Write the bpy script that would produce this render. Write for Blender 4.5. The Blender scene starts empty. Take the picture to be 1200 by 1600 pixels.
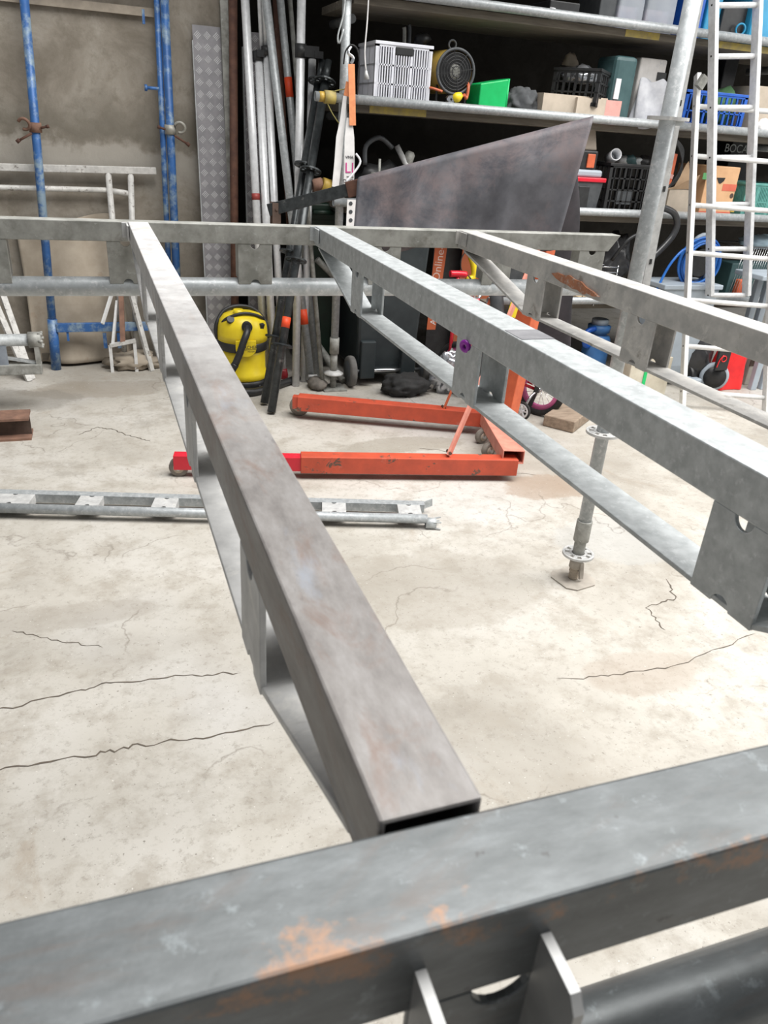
import bpy, bmesh, math, random
from mathutils import Vector, Matrix, Euler
random.seed(7)
PI = math.pi
scene = bpy.context.scene
COL = scene.collection
V = Vector

# ------------------------------------------------------------------ camera
FOC, PITCH, ROLL, YAW, EYE = 1200.0, math.radians(26.8), math.radians(4.2), math.radians(20.5), 1.55
_h = V((math.sin(YAW), math.cos(YAW), 0)); _r0 = V((math.cos(YAW), -math.sin(YAW), 0)); _z = V((0, 0, 1))
CF = _h*math.cos(PITCH) - _z*math.sin(PITCH)
_u0 = _h*math.sin(PITCH) + _z*math.cos(PITCH)
CR = _r0*math.cos(ROLL) + _u0*math.sin(ROLL)
CU = _u0*math.cos(ROLL) - _r0*math.sin(ROLL)
CAM = V((0, 0, EYE))


def W(px, py, y=None, z=None, x=None):
    """sight line through a photo pixel met with a plane of the room"""
    r = CF + CR*((px-600)/FOC) - CU*((py-800)/FOC)
    if y is not None: t = y/r.y
    elif z is not None: t = (z-EYE)/r.z
    else: t = x/r.x
    return CAM + r*t


cd = bpy.data.cameras.new('camera'); co = bpy.data.objects.new('camera', cd); COL.objects.link(co)
cd.sensor_fit = 'VERTICAL'; cd.sensor_height = 36; cd.sensor_width = 27; cd.lens = FOC/1600*36
cd.clip_start = 0.01
mw = Matrix((CR, CU, -CF)).transposed().to_4x4(); mw.translation = CAM
co.matrix_world = mw
scene.camera = co
cd.dof.use_dof = True; cd.dof.focus_distance = 2.2; cd.dof.aperture_fstop = 22

# --------------------------------------------------------------- materials
MATS = {}


def newmat(name):
    m = bpy.data.materials.new(name); m.use_nodes = True
    nt = m.node_tree
    return m, nt, nt.nodes['Principled BSDF']


def N(nt, t, **kw):
    n = nt.nodes.new(t)
    for k, v in kw.items():
        if k in n.inputs.keys(): n.inputs[k].default_value = v
        else: setattr(n, k, v)
    return n


def coords(nt, stretch=(1, 1, 1)):
    t = N(nt, 'ShaderNodeTexCoord'); mp = N(nt, 'ShaderNodeMapping')
    mp.inputs['Scale'].default_value = stretch
    nt.links.new(t.outputs['Object'], mp.inputs['Vector'])
    return mp.outputs['Vector']


def ramp(nt, fac, stops):
    r = N(nt, 'ShaderNodeValToRGB')
    e = r.color_ramp.elements
    while len(e) < len(stops): e.new(0.5)
    for el, (p, c) in zip(e, stops):
        el.position = p; el.color = (c[0], c[1], c[2], 1) if not isinstance(c, (int, float)) else (c, c, c, 1)
    nt.links.new(fac, r.inputs['Fac'])
    return r.outputs['Color']


def noise(nt, vec, scale, detail=4, rough=.6, dist=0):
    n = N(nt, 'ShaderNodeTexNoise')
    n.inputs['Scale'].default_value = scale; n.inputs['Detail'].default_value = detail
    n.inputs['Roughness'].default_value = rough; n.inputs['Distortion'].default_value = dist
    nt.links.new(vec, n.inputs['Vector'])
    return n.outputs['Fac']


def mixc(nt, fac, a, b, mode='MIX'):
    m = N(nt, 'ShaderNodeMix', data_type='RGBA', blend_type=mode)
    for s, v in ((m.inputs[6], a), (m.inputs[7], b)):
        if isinstance(v, tuple): s.default_value = (v[0], v[1], v[2], 1)
        else: nt.links.new(v, s)
    if isinstance(fac, (int, float)): m.inputs[0].default_value = fac
    else: nt.links.new(fac, m.inputs[0])
    return m.outputs[2]


def bump(nt, b, fac, strength=.2, dist=.002):
    n = N(nt, 'ShaderNodeBump'); n.inputs['Strength'].default_value = strength; n.inputs['Distance'].default_value = dist
    nt.links.new(fac, n.inputs['Height']); nt.links.new(n.outputs['Normal'], b.inputs['Normal'])


def mat(name, c1, c2=None, scale=20, rough=.6, metal=0.0, over=None, oscale=8, othr=(.55, .62), stretch=(1, 1, 1),
        bmp=.15, detail=4, over2=None, o2scale=5, o2thr=(.6, .68), ostretch=None, lo=.35, hi=.65, spec=.5, alpha=None):
    if name in MATS: return MATS[name]
    m, nt, b = newmat(name)
    c2 = c2 or tuple(x*.8 for x in c1)
    v = coords(nt, stretch)
    n = noise(nt, v, scale, detail)
    col = ramp(nt, n, [(lo, c2), (hi, c1)])
    vo = coords(nt, ostretch) if ostretch else coords(nt)
    if over:
        f = ramp(nt, noise(nt, vo, oscale, 6, .7), [(othr[0], 0), (othr[1], 1)])
        col = mixc(nt, f, col, over)
    if over2:
        f = ramp(nt, noise(nt, vo, o2scale, 6, .75, .5), [(o2thr[0], 0), (o2thr[1], 1)])
        col = mixc(nt, f, col, over2)
    nt.links.new(col, b.inputs['Base Color'])
    b.inputs['Roughness'].default_value = rough; b.inputs['Metallic'].default_value = metal
    b.inputs['Specular IOR Level'].default_value = spec
    if bmp: bump(nt, b, n, bmp)
    if alpha is not None: b.inputs['Alpha'].default_value = alpha
    MATS[name] = m
    return m


GALV = mat('galvanised_steel', (.50, .525, .53), (.36, .38, .385), 55, .45, .25, over=(.58, .60, .61), oscale=90, othr=(.55, .7),
           over2=(.24, .235, .225), o2scale=26, o2thr=(.66, .78), bmp=.08)
GALVD = mat('dull_galvanised_steel', (.36, .36, .335), (.21, .21, .19), 24, .6, .2, over=(.14, .13, .11), oscale=13, othr=(.58, .76),
            over2=(.45, .455, .44), o2scale=50, o2thr=(.6, .7))
GALVL = mat('dusty_galvanised_steel', (.58, .58, .57), (.43, .43, .425), 32, .55, .15, over=(.30, .285, .27), oscale=18, othr=(.62, .76),
            over2=(.64, .63, .60), o2scale=24, o2thr=(.55, .7))
GALVR = mat('scuffed_galvanised_steel', (.53, .515, .49), (.36, .355, .345), 26, .55, .15, over=(.27, .25, .225), oscale=24, othr=(.6, .72),
            over2=(.60, .585, .55), o2scale=18, o2thr=(.56, .7))


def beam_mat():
    """bare mill scale steel at the near end, dusty zinc with painted grazing glare further along"""
    m, nt, b = newmat('part_galvanised_steel_painted_glare')
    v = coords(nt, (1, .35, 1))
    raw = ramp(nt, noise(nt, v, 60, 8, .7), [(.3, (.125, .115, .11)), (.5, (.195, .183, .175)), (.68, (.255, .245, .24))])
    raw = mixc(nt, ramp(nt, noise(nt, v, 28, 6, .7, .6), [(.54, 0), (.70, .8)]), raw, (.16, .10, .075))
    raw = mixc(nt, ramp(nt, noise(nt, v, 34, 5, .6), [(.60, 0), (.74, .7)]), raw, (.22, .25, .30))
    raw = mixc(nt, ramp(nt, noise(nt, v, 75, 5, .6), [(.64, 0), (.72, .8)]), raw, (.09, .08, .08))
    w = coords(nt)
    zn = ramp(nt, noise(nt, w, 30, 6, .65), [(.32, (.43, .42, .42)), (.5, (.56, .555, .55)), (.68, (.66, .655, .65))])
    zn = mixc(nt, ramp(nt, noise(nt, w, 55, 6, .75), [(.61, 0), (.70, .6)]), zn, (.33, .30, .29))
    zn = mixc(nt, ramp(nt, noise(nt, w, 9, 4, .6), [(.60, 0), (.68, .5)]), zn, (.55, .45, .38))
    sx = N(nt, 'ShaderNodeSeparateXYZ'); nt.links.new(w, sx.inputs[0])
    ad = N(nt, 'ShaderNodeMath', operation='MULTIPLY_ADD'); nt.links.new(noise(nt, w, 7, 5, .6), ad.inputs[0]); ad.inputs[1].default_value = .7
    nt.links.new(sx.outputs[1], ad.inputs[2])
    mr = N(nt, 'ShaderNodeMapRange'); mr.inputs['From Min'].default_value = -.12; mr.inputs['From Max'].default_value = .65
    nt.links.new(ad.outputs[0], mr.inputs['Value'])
    col = mixc(nt, mr.outputs['Result'], raw, zn)  # paler far end: zinc colour plus grazing glare painted in
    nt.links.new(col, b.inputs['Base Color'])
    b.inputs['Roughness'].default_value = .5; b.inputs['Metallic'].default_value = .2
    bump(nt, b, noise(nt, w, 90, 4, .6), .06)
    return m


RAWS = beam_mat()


def rail_mat():
    m, nt, b = newmat('dark_oiled_steel')
    v = coords(nt, (.35, 1, 1)); w = coords(nt)
    c = ramp(nt, noise(nt, v, 42, 8, .72), [(.28, (.055, .061, .063)), (.5, (.092, .10, .103)), (.70, (.145, .157, .163))])
    c = mixc(nt, ramp(nt, noise(nt, v, 20, 6, .7, .8), [(.55, 0), (.70, .75)]), c, (.095, .075, .065))
    c = mixc(nt, ramp(nt, noise(nt, w, 85, 6, .7), [(.60, 0), (.70, .6)]), c, (.20, .225, .235))
    c = mixc(nt, ramp(nt, noise(nt, w, 120, 3, .6), [(.68, 0), (.73, .8)]), c, (.05, .05, .05))
    # rust breaking out along the camera side edge of the box
    sx = N(nt, 'ShaderNodeSeparateXYZ'); nt.links.new(w, sx.inputs[0])
    e = N(nt, 'ShaderNodeMapRange'); e.inputs['From Min'].default_value = .006; e.inputs['From Max'].default_value = -.021
    e.inputs['To Min'].default_value = 0; e.inputs['To Max'].default_value = .19; nt.links.new(sx.outputs[1], e.inputs['Value'])
    ez = N(nt, 'ShaderNodeMapRange'); ez.inputs['From Min'].default_value = .147; ez.inputs['From Max'].default_value = .1565
    nt.links.new(sx.outputs[2], ez.inputs['Value'])
    em = N(nt, 'ShaderNodeMath', operation='MULTIPLY'); nt.links.new(e.outputs['Result'], em.inputs[0]); nt.links.new(ez.outputs['Result'], em.inputs[1])
    ad = N(nt, 'ShaderNodeMath', operation='ADD'); nt.links.new(noise(nt, w, 24, 7, .7), ad.inputs[0]); nt.links.new(em.outputs[0], ad.inputs[1])
    c = mixc(nt, ramp(nt, ad.outputs[0], [(.685, 0), (.765, .8)]), c, (.25, .135, .075))
    nt.links.new(c, b.inputs['Base Color'])
    b.inputs['Roughness'].default_value = .42; b.inputs['Metallic'].default_value = .35
    bump(nt, b, noise(nt, w, 110, 5, .65), .12, .001)
    return m


RAIL = rail_mat()
PLATE = mat('grey_steel_plate', (.36, .36, .355), (.26, .26, .26), 25, .5, .4)
TUBE = mat('galvanised_tube', (.45, .475, .485), (.33, .35, .36), 42, .45, .3, over=(.55, .56, .565), oscale=70, othr=(.54, .66))
ALU = mat('aluminium', (.76, .77, .78), (.64, .65, .66), 40, .36, .25, over=(.48, .47, .45), oscale=26, othr=(.63, .75))
ALUW = mat('pale_aluminium', (.78, .78, .77), (.66, .66, .65), 30, .5, .15, over=(.46, .44, .41), oscale=24, othr=(.61, .74))
BLKM = mat('black_coated_steel', (.055, .062, .064), (.03, .034, .036), 30, .35, .4, over=(.16, .16, .155), oscale=22, othr=(.62, .72))
BLUEP = mat('chipped_blue_paint', (.035, .13, .36), (.028, .09, .25), 12, .45, .1, over=(.22, .30, .37), oscale=9, othr=(.475, .60),
            over2=(.55, .53, .48), o2scale=22, o2thr=(.66, .7))
WHTP = mat('flaking_white_paint', (.62, .61, .58), (.46, .45, .43), 25, .6, .1, over=(.24, .22, .2), oscale=34, othr=(.58, .64))
REDP = mat('chipped_red_paint', (.56, .085, .04), (.44, .07, .035), 14, .5, .0, over=(.62, .20, .15), oscale=9, othr=(.6, .8),
           over2=(.12, .07, .05), o2scale=9, o2thr=(.60, .615))
REDT = mat('orange_red_paint', (.60, .13, .05), (.50, .10, .04), 18, .5, over=(.3, .1, .06), oscale=14, othr=(.64, .7))
DRED = mat('dusty_pale_red_paint', (.66, .27, .2), (.55, .2, .15), 18, .6)
RUST = mat('rusty_steel', (.13, .062, .04), (.075, .035, .025), 20, .8, .1, over=(.42, .4, .38), oscale=45, othr=(.68, .72))
RUSTB = mat('rust_brown_steel', (.26, .145, .10), (.16, .09, .065), 16, .85, .1)
RUSTD = mat('dark_rusty_steel', (.10, .065, .05), (.06, .04, .03), 16, .85, .1)
BLACK = mat('black_plastic', (.022, .023, .024), (.014, .014, .015), 30, .45)
BLACKM = mat('dark_rubber', (.028, .028, .028), (.015, .015, .015), 30, .75)
DGREY = mat('dark_grey_plastic', (.07, .075, .08), (.045, .05, .055), 20, .5)
BIN = mat('anthracite_plastic', (.028, .037, .040), (.018, .025, .028), 8, .5, over=(.06, .075, .08), oscale=5, othr=(.6, .8))
BING = mat('dark_green_plastic', (.012, .035, .022), (.007, .02, .013), 8, .5)
YEL = mat('yellow_plastic', (.80, .62, .02), (.72, .54, .015), 12, .38)
YELD = mat('worn_yellow_plastic', (.52, .36, .07), (.42, .27, .05), 20, .45)
WHITE = mat('white_plastic', (.75, .76, .78), (.66, .67, .7), 14, .45)
CRATE = mat('pale_grey_plastic', (.68, .69, .74), (.60, .61, .66), 12, .5)
GREYP = mat('blue_grey_plastic', (.36, .41, .46), (.31, .355, .40), 6, .5)
GREENP = mat('bright_green_plastic', (.01, .50, .14), (.008, .42, .11), 12, .4)
TEAL = mat('dusty_teal_plastic', (.12, .34, .30), (.08, .26, .23), 14, .5)
DTEAL = mat('dark_teal_plastic', (.05, .105, .11), (.035, .08, .085), 14, .5)
BLUEC = mat('blue_plastic', (.015, .11, .50), (.01, .08, .40), 14, .4)
LBLUE = mat('light_blue_plastic', (.04, .34, .58), (.03, .28, .5), 10, .4)
BHOSE = mat('blue_hose_rubber', (.03, .17, .55), (.02, .12, .45), 14, .3)
ORANGE = mat('orange_fabric', (.75, .30, .13), (.65, .23, .1), 30, .7)
ORTAPE = mat('orange_red_tape', (.85, .09, .02), (.8, .07, .02), 30, .5)
REDTAPE = mat('dull_red_tape', (.35, .06, .05), (.28, .04, .035), 30, .5)
REDBAG = mat('red_bag_plastic', (.80, .025, .025), (.62, .015, .02), 9, .3, bmp=.6)
REDB = mat('red_gloss_paint', (.62, .02, .04), (.55, .015, .03), 9, .25)
PINK = mat('pink_rim', (.70, .16, .38), (.62, .13, .33), 9, .35)
PURPLE = mat('purple_plastic', (.30, .02, .38), (.25, .015, .32), 9, .25)
CARD = mat('brown_cardboard', (.42, .29, .18), (.34, .23, .14), 12, .85)
CARDP = mat('beige_cardboard', (.50, .43, .35), (.42, .36, .29), 12, .85)
CARDPK = mat('pink_printed_cardboard', (.62, .34, .30), (.55, .28, .25), 12, .8)
FRUIT = mat('fruit_box_board', (.66, .40, .22), (.58, .34, .18), 9, .75)
FRUITR = mat('fruit_box_red_print', (.62, .15, .09), (.55, .12, .07), 9, .75)
CLOTH = mat('dark_leather_cloth', (.135, .135, .15), (.06, .06, .068), 4.5, .55, over=(.19, .145, .145), oscale=3.2, othr=(.48, .72),
            over2=(.035, .04, .055), o2scale=2.6, o2thr=(.53, .74), bmp=.25, detail=6)
COVER = mat('dark_grey_fabric', (.035, .03, .035), (.016, .015, .018), 8, .9)
LUMP = mat('grey_fabric', (.10, .105, .11), (.055, .058, .062), 12, .9)
SLING = mat('white_webbing', (.74, .73, .72), (.64, .63, .62), 18, .75)
MAGENTA = mat('magenta_print', (.55, .06, .25), (.5, .05, .22), 20, .7)
INK = mat('black_ink', (.03, .03, .035), (.025, .025, .03), 20, .7)
WHITEINK = mat('white_lettering', (.72, .70, .68), (.68, .66, .64), 20, .6)
PALEINK = mat('pale_lettering', (.66, .50, .44), (.62, .46, .40), 20, .6)
WOOD = mat('weathered_timber', (.33, .255, .19), (.22, .165, .12), 10, .85, stretch=(1, 6, 6), bmp=.3)
BOARD = mat('grey_scaffold_board', (.17, .15, .12), (.11, .095, .075), 10, .85, stretch=(.6, 6, 6), bmp=.3)
YBAND = mat('worn_yellow_edge_paint', (.48, .37, .09), (.33, .27, .12), 24, .7)
PALEW = mat('pale_plywood', (.60, .44, .26), (.5, .36, .2), 10, .8, stretch=(1, 6, 6))
CANVAS = mat('dirty_beige_canvas', (.41, .355, .285), (.29, .245, .19), 5, .9, over=(.27, .19, .13), oscale=4, othr=(.58, .75), detail=7)
STYRO = mat('dirty_white_foam', (.60, .58, .56), (.5, .48, .46), 12, .9, over=(.36, .36, .38), oscale=9, othr=(.58, .68))
FOIL = mat('crumpled_silver_foil', (.72, .74, .78), (.5, .52, .56), 20, .22, .7, bmp=.8)
CHROME = mat('chrome', (.75, .76, .78), (.65, .66, .68), 20, .18, .9)
CHECK = mat('checker_plate_aluminium', (.29, .28, .29), (.23, .225, .235), 12, .42, .5, over=(.36, .35, .36), oscale=6, othr=(.55, .75))
CHECKB = mat('raised_checker_bars', (.66, .65, .66), (.5, .49, .5), 30, .35, .5)
BANNER = mat('banner_orange', (.50, .12, .045), (.45, .105, .04), 6, .6)
BROWNP = mat('banner_rust_orange', (.33, .085, .03), (.30, .075, .027), 6, .6)
REDCAP = mat('dark_red_cap', (.30, .02, .03), (.25, .015, .02), 10, .4)
PALEB = mat('pale_blue_plastic', (.45, .60, .70), (.4, .55, .64), 10, .5)
ASHC = mat('grey_stained_concrete_block', (.33, .31, .28), (.24, .225, .2), 14, .9)

def stretch_(nt, val, lo, hi):
    m = N(nt, 'ShaderNodeMapRange'); m.inputs['From Min'].default_value = lo; m.inputs['From Max'].default_value = hi
    nt.links.new(val, m.inputs['Value']); return m.outputs['Result']


# floor concrete
def floor_mat():
    m, nt, b = newmat('floor_concrete')
    v = coords(nt)
    big = noise(nt, v, 1.1, 5, .6, .4)
    col = ramp(nt, big, [(.30, (.33, .305, .265)), (.5, (.45, .425, .38)), (.68, (.53, .51, .475))])
    mid = noise(nt, v, 7, 8, .7)
    col = mixc(nt, ramp(nt, mid, [(.36, .75), (.52, 0)]), col, (.33, .30, .255))
    # warm stains
    st = noise(nt, v, 2.3, 6, .7, 1.2)
    col = mixc(nt, ramp(nt, st, [(.60, 0), (.72, .55)]), col, (.32, .265, .205))
    # grey patches of newer screed
    gp = noise(nt, v, .8, 3, .5)
    col = mixc(nt, ramp(nt, gp, [(.54, 0), (.62, .5)]), col, (.50, .49, .475))
    bl = noise(nt, v, 1.9, 8, .75, .3)
    col = mixc(nt, ramp(nt, bl, [(.56, 0), (.66, .55)]), col, (.27, .245, .21))
    gr = noise(nt, v, 34, 6, .75)
    col = mixc(nt, ramp(nt, gr, [(.34, .55), (.46, 0)]), col, (.26, .235, .2))
    # stains at fixed spots, and a dark patch under the raised ledger
    sep = N(nt, 'ShaderNodeSeparateXYZ'); nt.links.new(v, sep.inputs[0])
    wob = noise(nt, v, 5, 7, .7)
    for sx_, sy_, rx, ry, c_, k_ in ((-.13, 4.78, .42, .16, (.25, .215, .17), .6), (1.42, 3.62, .36, .10, (.29, .265, .22), .75), (1.95, 2.98, .20, .14, (.30, .225, .165), .75),
                                     (1.05, 2.25, .42, .28, (.33, .30, .255), .55), (-.75, 4.62, .5, .22, (.20, .185, .16), .6), (1.55, 1.60, .22, .10, (.33, .265, .21), .45), (2.0, 2.42, .28, .20, (.40, .40, .385), .6), (-.3, 2.35, .35, .08, (.32, .29, .25), .5)):
        def lin(o, c0, r):
            a = N(nt, 'ShaderNodeMath', operation='SUBTRACT'); nt.links.new(sep.outputs[o], a.inputs[0]); a.inputs[1].default_value = c0
            d = N(nt, 'ShaderNodeMath', operation='DIVIDE'); nt.links.new(a.outputs[0], d.inputs[0]); d.inputs[1].default_value = r
            q = N(nt, 'ShaderNodeMath', operation='POWER'); nt.links.new(d.outputs[0], q.inputs[0]); q.inputs[1].default_value = 2
            return q.outputs[0]
        ad_ = N(nt, 'ShaderNodeMath', operation='ADD'); nt.links.new(lin(0, sx_, rx), ad_.inputs[0]); nt.links.new(lin(1, sy_, ry), ad_.inputs[1])
        w_ = N(nt, 'ShaderNodeMath', operation='MULTIPLY_ADD'); nt.links.new(wob, w_.inputs[0]); w_.inputs[1].default_value = 2.6; nt.links.new(ad_.outputs[0], w_.inputs[2])
        col = mixc(nt, ramp(nt, w_.outputs[0], [(0, k_), (.8, k_), (1, 0)]) if False else ramp(nt, stretch_(nt, w_.outputs[0], 1.3, 2.5), [(0, k_), (.75, k_*.8), (1, 0)]), col, c_)
    # pits and specks
    sp = noise(nt, v, 90, 3, .6)
    col = mixc(nt, ramp(nt, sp, [(.27, .8), (.36, 0)]), col, (.17, .15, .125))
    sw = noise(nt, v, 120, 2, .5)
    col = mixc(nt, ramp(nt, sw, [(.70, 0), (.76, .7)]), col, (.68, .66, .62))
    # hairline cracks
    vo = N(nt, 'ShaderNodeTexVoronoi', feature='DISTANCE_TO_EDGE'); vo.inputs['Scale'].default_value = 1.15
    wv = N(nt, 'ShaderNodeTexNoise'); wv.inputs['Scale'].default_value = 3.5; wv.inputs['Detail'].default_value = 8
    nt.links.new(v, wv.inputs['Vector'])
    mx = N(nt, 'ShaderNodeMix', data_type='RGBA', blend_type='LINEAR_LIGHT'); mx.inputs[0].default_value = .22
    nt.links.new(v, mx.inputs[6]); nt.links.new(wv.outputs['Color'], mx.inputs[7])
    nt.links.new(mx.outputs[2], vo.inputs['Vector'])
    ck = ramp(nt, vo.outputs['Distance'], [(.0, .55), (.006, 0)])
    gate = ramp(nt, noise(nt, v, 1.7, 3, .5), [(.5, 0), (.56, 1)])
    mm = N(nt, 'ShaderNodeMath', operation='MULTIPLY'); nt.links.new(ck, mm.inputs[0]); nt.links.new(gate, mm.inputs[1])
    col = mixc(nt, mm.outputs[0], col, (.15, .125, .10))
    nt.links.new(col, b.inputs['Base Color'])
    b.inputs['Roughness'].default_value = .75; b.inputs['Specular IOR Level'].default_value = .35
    bump(nt, b, mid, .25, .006)
    return m


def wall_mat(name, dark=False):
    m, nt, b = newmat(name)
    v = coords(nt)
    k = .10 if dark else 1.12  # recess copy: its shade is put into the same concrete colours
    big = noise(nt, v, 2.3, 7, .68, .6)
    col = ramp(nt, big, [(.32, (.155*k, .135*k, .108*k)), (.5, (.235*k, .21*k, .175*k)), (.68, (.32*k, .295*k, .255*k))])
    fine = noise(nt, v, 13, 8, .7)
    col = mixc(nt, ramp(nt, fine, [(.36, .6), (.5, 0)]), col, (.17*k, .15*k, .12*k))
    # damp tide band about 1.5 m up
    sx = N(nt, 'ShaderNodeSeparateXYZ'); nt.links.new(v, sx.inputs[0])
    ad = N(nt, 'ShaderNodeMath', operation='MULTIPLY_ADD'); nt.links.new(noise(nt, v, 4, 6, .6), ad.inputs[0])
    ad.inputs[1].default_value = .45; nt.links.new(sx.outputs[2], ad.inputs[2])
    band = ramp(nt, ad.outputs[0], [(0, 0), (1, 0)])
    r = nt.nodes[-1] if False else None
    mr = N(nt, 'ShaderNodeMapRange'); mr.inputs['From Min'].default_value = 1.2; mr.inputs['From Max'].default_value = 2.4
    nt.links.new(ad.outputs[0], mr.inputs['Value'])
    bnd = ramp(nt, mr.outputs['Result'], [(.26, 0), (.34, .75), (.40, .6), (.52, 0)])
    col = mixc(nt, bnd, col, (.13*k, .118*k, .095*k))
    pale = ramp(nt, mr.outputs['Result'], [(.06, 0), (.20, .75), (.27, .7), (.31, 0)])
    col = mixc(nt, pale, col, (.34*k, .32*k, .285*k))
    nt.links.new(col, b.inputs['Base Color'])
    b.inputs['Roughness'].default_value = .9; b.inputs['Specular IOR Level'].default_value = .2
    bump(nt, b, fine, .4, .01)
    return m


FLOORM = floor_mat(); WALLM = wall_mat('wall_concrete'); WALLSHADE = wall_mat('shade_painted_wall_concrete', True)
CRACKM = mat('dark_crack', (.13, .105, .08), (.09, .075, .06), 40, .9)  # flat dark tone for the slab cracks


def clear_mat():
    m, nt, b = newmat('cloudy_clear_plastic')
    v = coords(nt)
    col = ramp(nt, noise(nt, v, 9, 3), [(.3, (.50, .55, .62)), (.7, (.62, .66, .72))])
    nt.links.new(col, b.inputs['Base Color'])
    b.inputs['Roughness'].default_value = .35; b.inputs['Alpha'].default_value = .55
    return m


CLEAR = clear_mat()

# ------------------------------------------------------------ mesh helpers
OFF = {}


def nb(): return bmesh.new()


def box(bm, c, s, R=None):
    """box by centre, size and optional rotation matrix"""
    vs = []
    for dx in (-.5, .5):
        for dy in (-.5, .5):
            for dz in (-.5, .5):
                p = V((dx*s[0], dy*s[1], dz*s[2]))
                if R is not None: p = R @ p
                vs.append(bm.verts.new(V(c)+p))
    for f in ((0, 1, 3, 2), (4, 6, 7, 5), (0, 4, 5, 1), (2, 3, 7, 6), (0, 2, 6, 4), (1, 5, 7, 3)):
        bm.faces.new([vs[i] for i in f])


def box2(bm, x0, x1, y0, y1, z0, z1, M=None):
    c = V(((x0+x1)/2, (y0+y1)/2, (z0+z1)/2)); s = (abs(x1-x0), abs(y1-y0), abs(z1-z0))
    if M is None: box(bm, c, s)
    else: box(bm, M @ c, s, M.to_3x3())


def basis(d, up=V((0, 0, 1))):
    d = d.normalized()
    if abs(d.dot(up)) > .98: up = V((0, 1, 0))
    a = up.cross(d).normalized(); b = d.cross(a)
    return a, b, d


def bar(bm, p0, p1, w, h, up=V((0, 0, 1))):
    """rectangular bar from p0 to p1; w across, h along 'up'"""
    p0, p1 = V(p0), V(p1)
    a, b, d = basis(p1-p0, up)
    R = Matrix((a, b, d)).transposed()
    box(bm, (p0+p1)/2, (w, h, (p1-p0).length), R)


def tube(bm, p0, p1, r, n=18, r1=None, bore=0):
    p0, p1 = V(p0), V(p1); r1 = r if r1 is None else r1
    a, b, d = basis(p1-p0)
    def ring(p, rr): return [bm.verts.new(p + a*math.cos(2*PI*i/n)*rr + b*math.sin(2*PI*i/n)*rr) for i in range(n)]
    A, B = ring(p0, r), ring(p1, r1)
    for i in range(n):
        f = bm.faces.new((A[i], A[(i+1) % n], B[(i+1) % n], B[i])); f.smooth = True
    if bore:
        C_, D_ = ring(p0, bore), ring(p1, bore)
        for i in range(n):
            j = (i+1) % n
            f = bm.faces.new((C_[j], C_[i], D_[i], D_[j])); f.smooth = True
            bm.faces.new((A[j], A[i], C_[i], C_[j])); bm.faces.new((B[i], B[j], D_[j], D_[i]))
    else:
        bm.faces.new(A[::-1]); bm.faces.new(B)


def path(bm, pts, r, n=10, closed=False, sub=4, flat=None):
    P = [V(p) for p in pts]
    # catmull-rom smoothing
    if sub > 1 and len(P) > 2:
        Q = []
        m = len(P)
        for i in range(m if closed else m-1):
            p0 = P[(i-1) % m] if closed or i > 0 else P[0]; p1 = P[i]; p2 = P[(i+1) % m]
            p3 = P[(i+2) % m] if closed or i+2 < m else P[-1]
            for k in range(sub):
                t = k/sub
                Q.append(.5*((2*p1)+(p2-p0)*t+(2*p0-5*p1+4*p2-p3)*t*t+(3*p1-p0-3*p2+p3)*t**3))
        if not closed: Q.append(P[-1])
        P = Q
    m = len(P); rings = []; a = None
    for i, p in enumerate(P):
        d = (P[(i+1) % m]-P[i-1]) if closed else (P[min(i+1, m-1)]-P[max(i-1, 0)])
        d.normalize()
        if a is None: a, b, _ = basis(d)
        else:
            a = (a - d*a.dot(d)).normalized()
        b = d.cross(a)
        ra, rb = (r, r) if flat is None else flat
        rings.append([bm.verts.new(p+a*math.cos(2*PI*k/n)*ra+b*math.sin(2*PI*k/n)*rb) for k in range(n)])
    for i in range(m if closed else m-1):
        A, B = rings[i], rings[(i+1) % m]
        for k in range(n):
            f = bm.faces.new((A[k], A[(k+1) % n], B[(k+1) % n], B[k])); f.smooth = True
    if not closed:
        bm.faces.new(rings[0][::-1]); bm.faces.new(rings[-1])


def lathe(bm, o, prof, axis=V((0, 0, 1)), n=28, caps=True):
    o = V(o); a, b, d = basis(V(axis))
    rings = [[bm.verts.new(o+d*h+a*math.cos(2*PI*i/n)*r+b*math.sin(2*PI*i/n)*r) for i in range(n)] for r, h in prof]
    for A, B in zip(rings, rings[1:]):
        for i in range(n):
            f = bm.faces.new((A[i], A[(i+1) % n], B[(i+1) % n], B[i])); f.smooth = True
    if caps:
        bm.faces.new(rings[0][::-1]); bm.faces.new(rings[-1])


def prism(bm, pts, M, t):
    """outline in local xy, extruded t along local z"""
    A = [bm.verts.new(M @ V((p[0], p[1], 0))) for p in pts]; B = [bm.verts.new(M @ V((p[0], p[1], t))) for p in pts]
    n = len(pts)
    bm.faces.new(A[::-1]); bm.faces.new(B)
    for i in range(n): bm.faces.new((A[i], A[(i+1) % n], B[(i+1) % n], B[i]))


def torus(bm, c, axis, R, r, n=28, m=10, a0=0, a1=2*PI):
    a, b, d = basis(V(axis)); c = V(c)
    full = abs(a1-a0-2*PI) < 1e-6
    pts = [c+a*math.cos(a0+(a1-a0)*i/n)*R+b*math.sin(a0+(a1-a0)*i/n)*R for i in range(n if full else n+1)]
    path(bm, pts, r, m, closed=full, sub=1)


def sheet(bm, fn, nu, nv):
    g = [[bm.verts.new(fn(i/nu, j/nv)) for j in range(nv+1)] for i in range(nu+1)]
    for i in range(nu):
        for j in range(nv):
            f = bm.faces.new((g[i][j], g[i+1][j], g[i+1][j+1], g[i][j+1])); f.smooth = True


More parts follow.
